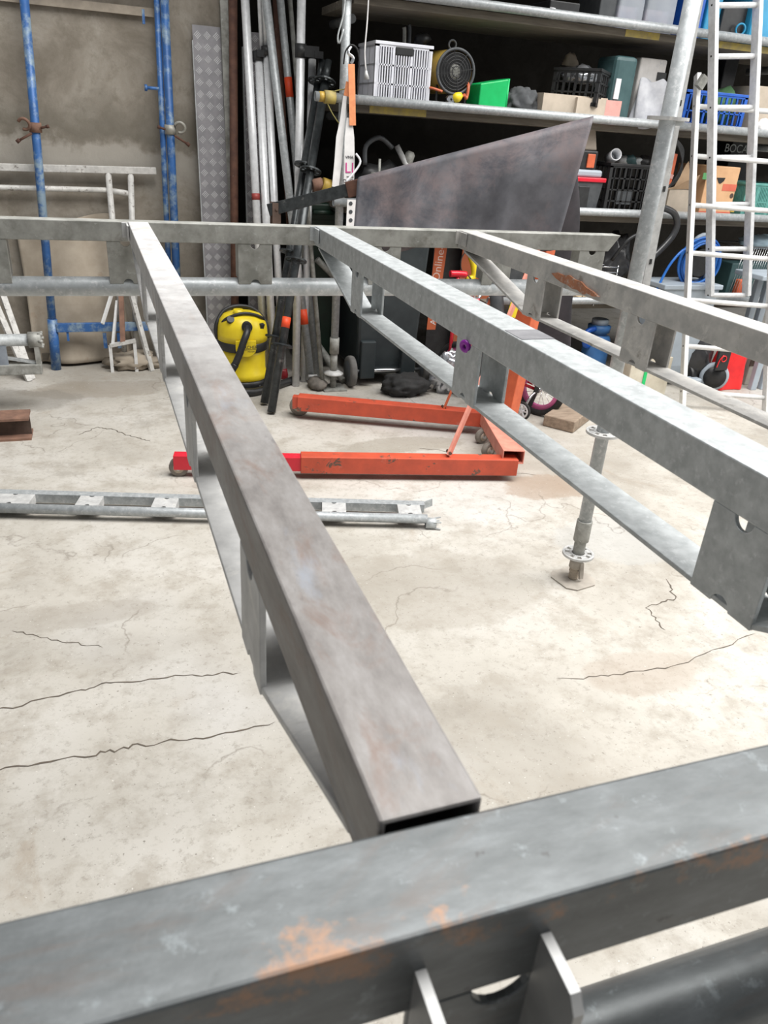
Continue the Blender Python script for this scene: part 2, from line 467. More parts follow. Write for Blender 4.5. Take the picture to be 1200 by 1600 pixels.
def lump(bm, c, s, seed=0, amp=.18, freq=3.0, sub=3):
    from mathutils import noise as mn
    r = bmesh.ops.create_icosphere(bm, subdivisions=sub, radius=1)
    for v in r['verts']:
        d = 1+amp*2*mn.noise(v.co*freq+V((seed*7.3, seed*3.1, seed)))+amp*mn.noise(v.co*freq*2.3+V((seed, 0, 3)))
        v.co = V((v.co.x*s[0]*d, v.co.y*s[1]*d, max(v.co.z, -.75)*s[2]*d))+V(c)
    for f in bm.faces: f.smooth = True


def obj(name, bm, m, parent=None, bevel=0, label=None, solid=0, loc=None, kind=None):
    bmesh.ops.recalc_face_normals(bm, faces=bm.faces)
    o0 = V((0, 0, 0))
    if parent is not None: o0 = OFF[parent.name]
    elif loc is not None: o0 = V(loc)
    else:
        xs = [v.co for v in bm.verts]
        o0 = V((sum(c.x for c in xs)/len(xs), sum(c.y for c in xs)/len(xs), min(c.z for c in xs)))
    for v in bm.verts: v.co -= o0
    me = bpy.data.meshes.new(name); bm.to_mesh(me); bm.free()
    me.materials.append(m)
    o = bpy.data.objects.new(name, me); COL.objects.link(o)
    if parent is not None: o.parent = parent
    else: o.location = o0
    OFF[o.name] = o0.copy()
    if bevel:
        md = o.modifiers.new('bevel', 'BEVEL'); md.width = bevel; md.segments = 2; md.limit_method = 'ANGLE'; md.angle_limit = math.radians(50)
    if solid:
        md = o.modifiers.new('solid', 'SOLIDIFY'); md.thickness = solid; md.offset = 0
    if label: o['label'] = label
    if kind: o['kind'] = kind
    return o


def thing(name, label, cat, loc, group=None):
    o = bpy.data.objects.new(name, None); COL.objects.link(o); o.empty_display_size = .05
    o.location = loc; o['label'] = label; o['category'] = cat
    if group: o['group'] = group
    OFF[o.name] = V(loc).copy()
    return o


def tag(o, label, cat, group=None):
    o['label'] = label; o['category'] = cat
    if group: o['group'] = group
    return o


def text(name, body, size, M, m, parent, ext=.0006, label=None):
    """lettering as a mesh: local x along the line, y up the letters, z out of the surface"""
    cu = bpy.data.curves.new(name, 'FONT'); cu.body = body; cu.size = size; cu.extrude = ext
    cu.align_x = 'CENTER'; cu.align_y = 'CENTER'
    t = bpy.data.objects.new('tmp_text', cu); COL.objects.link(t)
    dg = bpy.context.evaluated_depsgraph_get()
    me = bpy.data.meshes.new_from_object(t.evaluated_get(dg))
    bpy.data.objects.remove(t)
    bm = nb(); bm.from_mesh(me); bpy.data.meshes.remove(me)
    for v in bm.verts: v.co = M @ v.co
    return obj(name, bm, m, parent, label=label)


def Mx(o, x, y):
    """matrix from origin, local x direction, approximate local y direction"""
    x = V(x).normalized(); z = x.cross(V(y)).normalized(); y = z.cross(x)
    m = Matrix((x, y, z)).transposed().to_4x4(); m.translation = V(o)
    return m


def hollow_box(bm, M, x0, x1, w, h, t):
    """square tube along local x; y in [0,w], z in [-h,0]; open ends"""
    def ring(x, i): return [bm.verts.new(M @ V((x, y, z))) for y, z in ((i, -i), (w-i, -i), (w-i, -h+i), (i, -h+i))]
    A, B, C_, D_ = ring(x0, 0), ring(x1, 0), ring(x0, t), ring(x1, t)
    for i in range(4):
        j = (i+1) % 4
        bm.faces.new((A[i], A[j], B[j], B[i])); bm.faces.new((C_[j], C_[i], D_[i], D_[j]))
        bm.faces.new((A[j], A[i], C_[i], C_[j])); bm.faces.new((B[i], B[j], D_[j], D_[i]))


def notched(x0, x1, z0, z1, r, top=True, bot=True, c=None):
    """plate outline with half-round notches in top and bottom edges"""
    c = (x0+x1)/2 if c is None else c
    pts = [(x0, z0)]
    if bot: pts += [(c+r*math.cos(PI-PI*i/10), z0+r*math.sin(PI-PI*i/10)) for i in range(11)]
    pts += [(x1, z0), (x1, z1)]
    if top: pts += [(c+r*math.cos(PI*i/10), z1-r*math.sin(PI*i/10)) for i in range(11)]
    pts += [(x0, z1)]
    return pts


# ------------------------------------------------------------------ setting
bm = nb(); box2(bm, -4.2, 8.2, -3.5, 7.4, -.15, 0); obj('floor', bm, FLOORM, loc=(0, 0, 0), kind='structure')
bm = nb(); box2(bm, -4.2, .82, 5.42, 5.62, 0, 3.6); obj('wall_back', bm, WALLM, loc=(0, 5.42, 0), kind='structure')
bm = nb(); box2(bm, .82, 8.2, 7.0, 7.2, 0, 3.6); obj('wall_recess', bm, WALLSHADE, loc=(0, 7.0, 0), kind='structure')
bm = nb(); box2(bm, .70, .82, 5.62, 7.2, 0, 3.6); obj('wall_return', bm, WALLSHADE, loc=(0, 5.6, 0), kind='structure')
bm = nb(); box2(bm, .82, 8.2, 4.1, 7.2, 3.0, 3.12); obj('recess_shade_panel', bm, WALLSHADE, loc=(0, 5.0, 3.0), kind='structure')  # unseen panel added over the recess to keep it dark
# long wandering cracks in the slab
fl = bpy.data.objects['floor']
def crack(pts, w, seed):
    rnd = random.Random(seed); bm = nb()
    P = [W(*p, z=0) for p in pts]; Q = []
    for a, b in zip(P, P[1:]):
        for k in range(9):
            t = k/9; d = (b-a); n = V((-d.y, d.x, 0)).normalized()
            Q.append(a+d*t+n*rnd.uniform(-.008, .008))
    Q.append(P[-1]); L = []
    for i, p in enumerate(Q):
        d = Q[min(i+1, len(Q)-1)]-Q[max(i-1, 0)]; n = V((-d.y, d.x, 0)).normalized()
        ww = w*rnd.uniform(.3, 1.1)*(.2 if i in (0, len(Q)-1) else 1)
        L.append((bm.verts.new(p+n*ww/2+V((0, 0, .0012))), bm.verts.new(p-n*ww/2+V((0, 0, .0012)))))
    for a, b in zip(L, L[1:]): bm.faces.new((a[0], b[0], b[1], a[1]))
    obj('crack', bm, CRACKM, fl)
crack([(-10, 1205), (150, 1178), (215, 1165), (330, 1150), (430, 1128)], .006, 1)
crack([(-10, 1112), (120, 1080), (180, 1066), (300, 1055), (372, 1052)], .005, 2)
crack([(122, 680), (150, 668), (176, 671), (205, 682), (235, 690)], .006, 3)
crack([(655, 700), (690, 704), (745, 722), (790, 738), (838, 742)], .004, 4)
crack([(1040, 905), (1055, 935), (1010, 950), (1040, 985)], .006, 5)
crack([(870, 1062), (960, 1055), (1060, 1040), (1180, 990)], .004, 6)
crack([(20, 985), (90, 1000), (160, 1012)], .004, 7)

# ----------------------------------------------------- steel frame girders
HB, DT, RT = .040, .137, .0205     # box size, box top to tube centre, tube radius


def girder(name, label, M, L0, L1, posts, m, mtube, pm, flange=.030, fl_label=None, cut=0, w=HB, webfront=.002, webm=None, nr=.0105, nc=0, dt=None):
    """local x along, z up (box on top z in [-HB,0]), y>0 towards the flange side; web flush with y=0"""
    dt = DT if dt is None else dt
    t = thing(name, label, 'girder', M @ V(((L0+L1)/2, .02, -dt-RT)))
    bm = nb(); hollow_box(bm, M, L0, L1, w, HB, .003)
    if cut:
        bm.verts.ensure_lookup_table()
        for v in bm.verts:
            l = M.inverted() @ v.co
            if l.x > L1-1e-4: v.co = M @ V((l.x+cut*(l.z/HB), l.y, l.z))
    obj('top_tube', bm, m, t, bevel=.0028)
    bm = nb(); tube(bm, M @ V((L0, w/2, -dt)), M @ V((L1-cut*2, w/2, -dt)), RT, 24, bore=RT-.003); obj('bottom_tube', bm, mtube, t)
    for x0, x1 in posts:
        bm = nb()
        zb, zt = -dt+RT*.45, -HB
        P = M @ Matrix.Translation((0, webfront+.003, 0)) @ Matrix.Rotation(PI/2, 4, 'X')
        prism(bm, notched(x0, x1, zb, zt, nr, bot=not nc, c=x0+nc+.002 if nc else None), P, .004)
        p = obj('web_plate', bm, webm or pm, t, bevel=.0008)
        for x in (x0, x1-.004):
            bm = nb()
            Q = M @ Matrix(((0, 0, 1, x), (1, 0, 0, 0), (0, 1, 0, 0), (0, 0, 0, 1)))
            out = [(webfront+.003, zb), (w*.3, zb), (w*.3, -dt+RT+.001), (w, -dt+RT+.001), (w, zt), (webfront+.003, zt)]
            if flange > w: out = [(webfront+.003, -dt+RT+.001), (flange, -dt+RT+.001), (flange, zt+.014), (flange-.004, zt+.02), (w, zt+.022), (w, zt), (webfront+.003, zt)]
            prism(bm, out, Q, .004); obj('flange_plate', bm, pm, p, bevel=.0008)
    return t


# far cross member: web towards the camera
Mfar = Matrix.Translation((0, 1.80, 1.329))
girder('lattice_girder', 'long galvanised girder crossing the photo behind the three beams, box tube over round tube', Mfar, -1.1, 1.275,
       [(-.63, -.55), (-.268, -.19), (.003, .08), (.28, .357), (.59, .668), (.89, .968), (1.16, 1.237)], GALVD, TUBE, GALVD, cut=.03)
# near rail, flange side towards the camera
Mnear = Matrix.Translation((0, .1775, 1.3255)) @ Matrix.Rotation(PI, 4, 'Z')
girder('lattice_girder', 'dark oily steel girder in the foreground at the bottom edge', Mnear, -.95, .75,
       [(-.1235, -.0735), (-.46, -.41), (.21, .26), (.53, .58)], RAIL, RAIL, PLATE, flange=.064, webfront=.0368, webm=RAIL, nr=.0115, nc=.013, dt=.147)


def beam(label, A, B, zt, w, posts, m, m2, marks=()):
    """truss beam from near end A to far end B (left top edge, xy); posts: list of distances (y0,y1) in room y"""
    A, B = V((A[0], A[1], zt)), V((B[0], B[1], zt)); L = (B-A).length
    M = Mx(A, B-A, V((1, 0, 0)))          # local x along, y to the right, z down -> flip
    M = M @ Matrix(((1, 0, 0, 0), (0, 1, 0, 0), (0, 0, -1, 0), (0, 0, 0, 1)))
    k = L/(B.y-A.y)
    t = thing('truss_beam', label, 'beam', (A+B)/2-V((0, 0, .13)))
    bm = nb(); hollow_box(bm, M, 0, L, w, .041, .003); obj('top_tube', bm, m, t, bevel=.004)
    zc = -.116
    P = [((y0-A.y)*k, (y1-A.y)*k) for y0, y1 in posts]
    first, last = P[0][0], P[-1][1]
    bm = nb(); box2(bm, first, last, .001, w-.001, zc-.005, zc, M)
    for (xa, za), (xb, zb) in (((0.035, -.043), (first+.002, zc-.003)), ((last-.002, zc-.003), (L-.035, -.043))):
        a, b = M @ V((xa, w/2, za)), M @ V((xb, w/2, zb)); bar(bm, a, b, w-.002, .005)
    obj('bottom_chord', bm, m2, t, bevel=.0008)
    for x0, x1 in P:
        for yy in (0.0, w-.0045):
            bm = nb(); Q = M @ Matrix.Translation((0, yy+.0045, 0)) @ Matrix.Rotation(PI/2, 4, 'X')
            prism(bm, notched(x0, x1, zc-.006, -.0405, .0105), Q, .0045); obj('side_plate', bm, m2, t, bevel=.0008)
    # hooked tab on the far end
    bm = nb(); box2(bm, L-.05, L-.012, -.005, -.001, -.032, -.002, M); box2(bm, L-.016, L-.012, -.014, -.001, -.03, 0.0, M)
    obj('hook_tab', bm, m2, t, bevel=.001)
    return t


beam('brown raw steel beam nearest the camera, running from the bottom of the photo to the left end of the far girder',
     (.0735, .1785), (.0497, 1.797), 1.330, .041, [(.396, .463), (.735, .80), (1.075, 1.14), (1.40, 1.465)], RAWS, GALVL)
b2 = beam('plain grey galvanised beam, middle one of the three, with a purple ring under it',
     (.456, .181), (.4535, 1.797), 1.332, .048, [(.375, .447), (.902, .976), (1.428, 1.492)], GALV, GALV)
b3 = beam('galvanised beam with an orange rust smear along its side, rightmost of the three',
     (.845, .181), (.812, 1.797), 1.332, .047, [(.345, .415), (.69, .76), (1.032, 1.105), (1.382, 1.45)], GALVR, GALVR)
bm = nb(); pts = [W(*q, x=.8205) for q in ((862, 427), (872, 426), (881, 430), (890, 430), (899, 437), (908, 440), (916, 449), (927, 456), (935, 464), (926, 463), (917, 458), (911, 460), (902, 453), (894, 451), (888, 446), (877, 441), (869, 435))]
prism(bm, [(p.y, p.z) for p in pts], Matrix(((0, 0, 1, .8196), (1, 0, 0, 0), (0, 1, 0, 0), (0, 0, 0, 1))) @ Matrix.Rotation(-.0, 4, 'Z'), .006)
obj('rust_smear', bm, mat('orange_rust', (.42, .17, .085), (.30, .13, .075), 60, .85, over=(.40, .33, .28), oscale=70, othr=(.56, .66)), b3, label='orange rust smear')
# stickers / burnt patch on beam 2
bm = nb(); box2(bm, .457, .5015, .80, .845, 1.3322, 1.3326); obj('dark_patch', bm, mat('burnt_patch', (.21, .21, .22), (.15, .15, .16), 40, .6), b2, label='dark grey patch')
# rear girder on floor, left
Mfl = None
a = W(-140, 797, z=.021); b = W(688, 818, z=.021)
d = (b-a).normalized(); side = V((-d.y, d.x, 0))
# lies on its side: local z (towards box) = side (away from camera), local y = down
Ml = Matrix((d, V((0, 0, -1)), side)).transposed().to_4x4()
Lf = (b-a).length
Ml.translation = a + side*DT + V((0, 0, .0405-.0))
px = [(-20, 44), (118, 155), (238, 276), (372, 408), (503, 540), (620, 655)]
posts = []
for p0, p1 in px:
    q0, q1 = W(p0, 795, z=.04), W(p1, 795, z=.04)
    posts.append(((q0-a).dot(d), (q1-a).dot(d)))
g3 = girder('lattice_girder', 'galvanised girder lying flat on the floor at the left', Ml, 0, Lf-.06, posts, TUBE, TUBE, GALVL)
bm = nb(); c = a+d*(Lf-.035); tube(bm, c-d*.03, c+d*.015, .025, 16, bore=.019)
for k in range(5):
    aa = 2*PI*k/5; u = V((0, 0, 1))*math.sin(aa)+side*math.cos(aa)
    bar(bm, c+u*.021, c+d*.035+u*.028, .008, .003)
obj('tube_end_fitting', bm, GALV, g3)
bm = nb(); bar(bm, a+d*(Lf-.075)+side*(DT-.02)+V((0, 0, .022)), a+d*(Lf-.02)+side*(DT+.01)+V((0, 0, .03)), .004, .036); obj('end_tab', bm, GALV, g3)

# left raised girder end on a trestle beyond the frame
e = W(62, 522, y=4.45)
Mg = Matrix(((-1, 0, 0, e.x), (0, -1, 0, e.y+.02), (0, 0, 1, 0), (0, 0, 0, 1)))
t = thing('scaffold_ledger', 'grey galvanised lattice ledger on the left edge of the photo, above the rusty beam', 'ledger', (e.x-.6, e.y, .2))
bm = nb(); tube(bm, e+V((-1.5, 0, -.03)), e+V((-.04, 0, -.03)), .032, 20, bore=.028); obj('top_tube', bm, GALV, t)
bm = nb(); tube(bm, e+V((-.06, 0, -.03)), e+V((.005, 0, -.03)), .042, 14, bore=.026)
for k in range(6): tube(bm, e+V((-.01, .035*math.cos(k*PI/3), -.03+.035*math.sin(k*PI/3))), e+V((.014, .04*math.cos(k*PI/3), -.03+.04*math.sin(k*PI/3))), .008, 8)
obj('claw', bm, GALVD, t)
zb = W(40, 583, y=4.45).z
bm = nb(); box2(bm, e.x-1.5, e.x-.01, e.y-.035, e.y+.035, zb, zb+.055); obj('bottom_tube', bm, GALVD, t, bevel=.004)
bm = nb(); P = Matrix.Translation((0, e.y-.02, 0)) @ Matrix.Rotation(PI/2, 4, 'X')
prism(bm, notched(e.x-.40, e.x-.17, zb+.055, e.z-.055, .02), P, .006); obj('web_plate', bm, mat('blueish_plate', (.32, .36, .41), (.24, .27, .31), 14, .5, .3), t)
bm = nb(); bar(bm, (e.x-.30, e.y, e.z-.10), (e.x-.02, e.y, zb+.055), .03, .012); obj('diagonal_brace', bm, GALV, t)
bm = nb(); box2(bm, e.x-.035, e.x-.012, e.y-.03, e.y+.03, zb+.05, e.z-.06); obj('end_plate', bm, GALVD, t)
bm = nb(); box2(bm, e.x-1.45, e.x-1.25, e.y-.3, e.y+.3, 0, zb); tag(obj('timber_block', bm, WOOD), 'timber block under the grey ledger left of the photo', 'block')
# rear supports of the steel frame stand outside the view
for nm, lb, pts in (('steel_trestle', 'steel trestle under the left end of the far girder', (-1.02, 1.82)), ('steel_trestle', 'steel trestle under the left end of the foreground girder', (-.68, .1575)), ('steel_trestle', 'steel trestle under the right end of the foreground girder', (.9, .1575))):
    x, y = pts
    zt_ = 1.329-DT-RT if y > 1 else 1.3255-.147-RT
    t = thing(nm, lb, 'trestle', (x, y, 0))
    bm = nb(); box2(bm, x-.03, x+.03, y-.3, y+.3, zt_-.05, zt_); obj('head_bar', bm, GALVD, t, bevel=.003)
    for s in (-1, 1):
        for q in (-1, 1):
            bm = nb(); bar(bm, (x+.012*q, y+s*.26, zt_-.05), (x+q*.22, y+s*.3, 0.0), .035, .035); obj('leg', bm, GALVD, t)

bm = nb(); torus(bm, W(727, 541, x=.4535), (1, .5, .2), .0058, .0036); tag(obj('key_ring', bm, PURPLE), 'small purple ring hanging in the notch of the middle beam', 'ring')

# ------------------------------------------------- standing scaffold standard
ROS = [.117, .617, 1.117, 1.617]


def rosette(bm, c, axis=V((0, 0, 1)), R=.061, n=32):
    """flat ring with eight openings"""
    a, b, d = basis(axis); c = V(c); th = .009
    def arc(r0, r1, a0, a1, k):
        pts = []
        for z in (-th/2, th/2):
            pts.append([(c+d*z+(a*math.cos(a0+(a1-a0)*i/k)+b*math.sin(a0+(a1-a0)*i/k))*r) for r in (r0, r1) for i in range(k+1)])
        vs = [[bm.verts.new(p) for p in q] for q in pts]
        for i in range(k):
            for L in (0, 1):
                q = vs[L]; bm.faces.new((q[i], q[i+1], q[k+1+i+1], q[k+1+i]))
            bm.faces.new((vs[0][i], vs[0][i+1], vs[1][i+1], vs[1][i]))
            bm.faces.new((vs[0][k+1+i], vs[0][k+2+i], vs[1][k+2+i], vs[1][k+1+i]))
        if a1-a0 < 2*PI-.01:
            for i in (0, k): bm.faces.new((vs[0][i], vs[1][i], vs[1][k+1+i], vs[0][k+1+i]))
    arc(.0245, .034, 0, 2*PI, n); arc(.051, R, 0, 2*PI, n)
    for k in range(8):
        w = .16 if k % 2 else .28
        arc(.033, .052, k*PI/4-w, k*PI/4+w, 3)


SX, SY = W(895, 905, z=0).x, W(895, 905, z=0).y
t = thing('scaffold_standard', 'upright galvanised scaffold standard with rosettes on a base plate, right of the middle beam', 'scaffold post', (SX, SY, 0))
bm = nb(); tube(bm, (SX, SY, .26), (SX, SY, 2.35), .0242, 28); obj('standard_tube', bm, TUBE, t)
bm = nb(); tube(bm, (SX, SY, .10), (SX, SY, .27), .0225, 28); tube(bm, (SX, SY, .175), (SX, SY, .262), .0295, 28); obj('base_collar', bm, GALVD, t, bevel=.002)
for z in ROS:
    bm = nb(); rosette(bm, (SX, SY, z)); obj('rosette', bm, GALVL, t)
bm = nb(); lathe(bm, (SX, SY, .006), [(.018, 0), (.018, .10)], n=16)
for k in range(12): torus(bm, (SX, SY, .012+k*.006), (0, 0, 1), .0175, .0022, 16, 6)
obj('jack_screw', bm, CARDP, t)
bm = nb(); tube(bm, (SX, SY, .058), (SX, SY, .098), .026, 20, r1=.0235)
for s in (0, PI*.8):
    u = V((math.cos(s-1.2), math.sin(s-1.2), 0)); bar(bm, V((SX, SY, .085))+u*.024, V((SX, SY, .02))+u*.034, .016, .01)
obj('jack_nut', bm, mat('dusty_cast_nut', (.42, .38, .33), (.32, .29, .25), 20, .8), t)
bm = nb(); M = Matrix.Translation((SX, SY, 0)) @ Matrix.Rotation(.2, 4, 'Z')
pts = []
for sx, sy in ((1, 1), (-1, 1), (-1, -1), (1, -1)):
    q = [(sx*.075, sy*.045), (sx*.045, sy*.075)]
    pts += q if sx*sy > 0 else q[::-1]
prism(bm, pts, M, .006); obj('base_plate', bm, mat('dusty_base_plate', (.43, .39, .34), (.33, .30, .26), 18, .8), t)
# channel strut fixed behind it
t = thing('channel_strut', 'slotted grey channel strut fixed beside the upright scaffold standard', 'strut', (SX+.05, SY+.03, 1.0))
p0 = W(1006, 462, y=SY+.045); p1 = W(1103, -60, y=SY+.045)
bm = nb(); bar(bm, p0, p1, .030, .004, V((0, 1, 0)))
a_, b_, d_ = basis(p1-p0, V((0, 1, 0)))
for s in (-1, 1): bar(bm, p0+a_*s*.014+b_*.011, p1+a_*s*.014+b_*.011, .003, .022, V((0, 1, 0)))
obj('channel', bm, GALVL, t)
for k in (.12, .36, .62, .85):
    bm = nb(); c = p0.lerp(p1, k)-V((0, .0025, 0)); bar(bm, c-d_*.008, c+d_*.008, .009, .002, V((0, 1, 0))); obj('slot', bm, BLACKM, t)
bm = nb(); box(bm, (SX+.03, SY+.02, 1.607), (.07, .03, .012)); obj('clamp_plate', bm, GALV, t)

# ---------------------------------------------------------- shelving rack
UX, UY = 1.312, 4.62
def upright(x, label, full=True):
    t = thing('rack_upright', label, 'scaffold post', (x, UY, 0))
    bm = nb(); tube(bm, (x, UY, .32), (x, UY, 3.0), .0242, 20); obj('standard_tube', bm, TUBE, t)
    bm = nb(); tube(bm, (x, UY, .23), (x, UY, .33), .03, 20); tube(bm, (x, UY, .10), (x, UY, .24), .0225, 20); obj('base_collar', bm, GALVD, t)
    bm = nb(); lathe(bm, (x, UY, .09), [(.03, 0), (.062, .006), (.062, .014), (.028, .03)], n=24); obj('jack_nut', bm, GALVL, t)
    bm = nb(); lathe(bm, (x, UY, 0), [(.02, .01), (.02, .1)], n=14); obj('jack_screw', bm, GALVD, t)
    bm = nb(); box2(bm, x-.075, x+.075, UY-.075, UY+.075, 0, .008); obj('base_plate', bm, GALVD, t)
    return t
upright(UX, 'grey scaffold upright at the left end of the rack, white sling tied to it')
upright(4.75, 'grey scaffold upright at the right end of the rack, out of the photo')
SH = [('top', 2.16), ('middle', 1.655), ('third', 1.128), ('bottom', .565)]
for nm, z in SH:
    x0 = {'middle': 1.14, 'bottom': 2.32}.get(nm, 1.26); xp = 2.34 if nm == 'bottom' else 1.345
    bm = nb(); tube(bm, (x0, UY-.049, z), (4.85, UY-.049, z), .0242, 20, bore=.021)
    tag(obj('shelf_rail', bm, TUBE), 'galvanised tube along the front of the %s rack shelf' % nm, 'rail', 'rack rails')
    for j, (ya, yb) in enumerate(((4.605, 4.94), (4.95, 5.28))):
        t = thing('scaffold_board', 'grey scaffold board, %s one on the %s rack shelf' % (('front', 'rear')[j], nm), 'board', (3, (ya+yb)/2, z-.062), 'rack boards')
        bm = nb(); box2(bm, xp, 4.72, ya, yb, z-.062, z-.022); obj('plank', bm, BOARD, t, bevel=.003)
        if j == 0 and nm in ('top', 'middle'):
            for xa, xb in ((3.02, 3.26), (3.70, 4.12)) if nm == 'top' else ((1.46, 1.80),):
                bm = nb(); box2(bm, xa, xb, ya-.0015, ya, z-.06, z-.024); obj('yellow_band', bm, YBAND, t, label='worn yellow edge band')
# cross ledgers under boards at both ends
for nm, z in SH:
    for x, sd in ((2.42 if nm == 'bottom' else 1.46, 'left'), (4.70, 'right')):
        bm = nb(); tube(bm, (x, 5.02, z-.087), (x, 5.45, z-.087), .0242, 14)
        tag(obj('shelf_bearer', bm, TUBE), 'short tube carrying the %s rack shelf at its %s end' % (nm, sd), 'rail', 'rack bearers')
# coupler on the left end of middle rail
t = thing('tube_coupler', 'yellowish coupler on the left end of the middle rack rail', 'coupler', (1.2, UY-.05, 1.62))
bm = nb(); tube(bm, (1.19, UY-.049, 1.655), (1.25, UY-.049, 1.655), .033, 14); obj('clamp_body', bm, YBAND, t)
bm = nb(); tube(bm, (1.16, UY-.049, 1.655), (1.19, UY-.049, 1.655), .026, 14); obj('tube_stub', bm, YELD, t)


# ------------------------------------------------ wall side: frames, plates, poles
WY = 5.42
# blue frame
BY = 5.22
t = thing('blue_scaffold', 'chipped blue scaffold frame leaning on the concrete wall', 'scaffold frame', (W(92, 565, z=0).x+.35, BY, 0))
def blue_post(a, b, r):
    bm = nb(); tube(bm, a, b, r, 20); return obj('post', bm, BLUEP, t)
pL0 = W(86, 560, y=BY); pL0.z = 0; pL1 = W(30, -90, y=BY+.12); pLm = pL0.lerp(pL1, .14)
blue_post(pL0, pL1, .0242)
bm = nb(); tube(bm, pL0, pLm, .030, 20); obj('foot_sleeve', bm, BLUEP, t)
pR0 = W(282, 565, y=BY); pR0.z = 0; pR1 = W(253, -90, y=BY+.12); blue_post(pR0, pR1, .0242)
q0 = W(271, 565, y=BY+.02); q0.z = 0.3; q1 = W(241, -90, y=BY+.14); blue_post(q0, q1, .017)
bm = nb(); a_ = W(88, 512, y=BY); b_ = pR0.lerp(pR1, (a_.z)/(pR1.z)); bar(bm, a_, b_, .03, .055); obj('bottom_rail', bm, BLUEP, t, bevel=.003)
bm = nb(); a_ = pL0.lerp(pL1, .93); b_ = pR0.lerp(pR1, .93); tube(bm, a_, b_, .02, 14); obj('top_rail', bm, BLUEP, t)
for px, py in ((106, 524), (224, 26)):
    bm = nb(); c = W(px, py, y=BY-.0); bar(bm, c+V((0, 0, .035)), c-V((0, 0, .035)), .014, .014); obj('locking_pin', bm, BLUEP, t)
for px, py in ((185, 520), (163, 520)):
    bm = nb(); c = W(px, py, y=BY); bar(bm, c, c-V((0, 0, .10)), .022, .012); obj('rail_tab', bm, BLUEP, t)
bm = nb(); c = W(240, 138, y=BY-.02); tube(bm, c-V((.04, 0, 0)), c+V((.03, 0, 0)), .009, 10); tube(bm, c-V((.05, 0, 0)), c-V((.035, 0, 0)), .018, 10); obj('spigot', bm, BLUEP, t)

def coupler(c, label, m, s=1, flip=1):
    t = thing('tube_coupler', label, 'coupler', c-V((0, 0, .05)))
    bm = nb(); tube(bm, c+V((0, 0, -.026)), c+V((0, 0, .026)), .034, 18, bore=.0245); obj('clamp_ring', bm, m, t)
    bm = nb(); o = c+V((-.055*flip, -.03, .015)); torus(bm, o, (.3, 1, .4), .03, .0085, 20, 8, .4, 5.2); obj('open_jaw', bm, m, t)
    bm = nb(); tube(bm, c+V((-.02*flip, -.045, -.03)), c+V((-.10*flip, -.045, -.075)), .0065, 8); tube(bm, c+V((-.088*flip, -.045, -.066)), c+V((-.105*flip, -.045, -.08)), .012, 6); obj('bolt', bm, RUST, t)
    bm = nb(); tube(bm, c+V((.03*flip, -.03, .0)), c+V((.075*flip, -.03, .012)), .0065, 8); tube(bm, c+V((.06*flip, -.03, .008)), c+V((.075*flip, -.03, .012)), .011, 6); obj('bolt', bm, RUST, t)
coupler(pL0.lerp(pL1, (W(58, 200, y=BY).z)/pL1.z), 'rusty coupler hanging open on the left blue post', RUSTB)
coupler(pR0.lerp(pR1, (W(266, 203, y=BY).z)/pR1.z), 'pale coupler on the right blue post', mat('pale_zinc', (.42, .41, .36), (.3, .29, .26), 25, .5, .3), flip=-1)

# white flaking frame
FY = 5.36
t = thing('white_scaffold', 'flaking white scaffold frame low against the wall behind the blue frame', 'scaffold frame', (-.1, FY, 0))
def fp(px, py): return W(px, py, y=FY)
bm = nb(); bar(bm, fp(-200, 256), fp(244, 267), .035, .040); obj('top_rail', bm, WHTP, t, bevel=.003)
bm = nb(); tube(bm, fp(-200, 288), fp(168, 297), .0155, 12); tube(bm, fp(166, 297), fp(204, 303), .0175, 12); obj('second_rail', bm, WHTP, t)
for a, b, r in (((169, 270), (195, 560), .018), ((204, 272), (212, 560), .018)):
    bm = nb(); p1 = fp(*a); p0 = fp(*b); p0.z = .0; p0.y -= .10; tube(bm, p0, p1, r, 12); obj('post', bm, WHTP, t)
t = thing('splayed_trestle', 'pale splayed trestle legs standing behind the blue bottom rail', 'trestle', (.1, 5.1, 0))
for (a, b, m, w) in (((203, 452), (236, 560), WHTP, .030), ((178, 448), (160, 506), ALUW, .014), ((183, 470), (176, 540), ALUW, .014), ((189, 455), (192, 535), RUSTB, .03)):
    bm = nb(); p1 = W(*a, y=5.25); p0 = W(*b, y=5.12)
    if b[1] > 555: p0.z = .0
    bar(bm, p1, p0, w, .02); obj('leg', bm, m, t)
bm = nb(); bar(bm, W(172, 540, y=5.12), W(212, 532, y=5.12), .03, .02); obj('foot_bar', bm, WHTP, t)
bm = nb(); bar(bm, W(172, 540, y=5.12), V((W(172, 540, y=5.12).x, 5.12, 0)), .02, .02); bar(bm, W(210, 533, y=5.12), V((W(210, 533, y=5.12).x, 5.12, 0)), .02, .02); obj('foot', bm, ALUW, t)
t = thing('leaning_trestle', 'pale slanted trestle legs at the far left behind the ledger', 'trestle', (-.75, 5.2, 0))
for a, b in (((-10, 420), (25, 520)), ((-40, 400), (4, 500))):
    bm = nb(); p1 = W(*a, y=5.3); p0 = W(*b, y=5.14); d = p0-p1; p0 = p1+d*((p1.z)/(-d.z)); bar(bm, p1, p0, .035, .02); obj('side_rail', bm, WHTP, t)

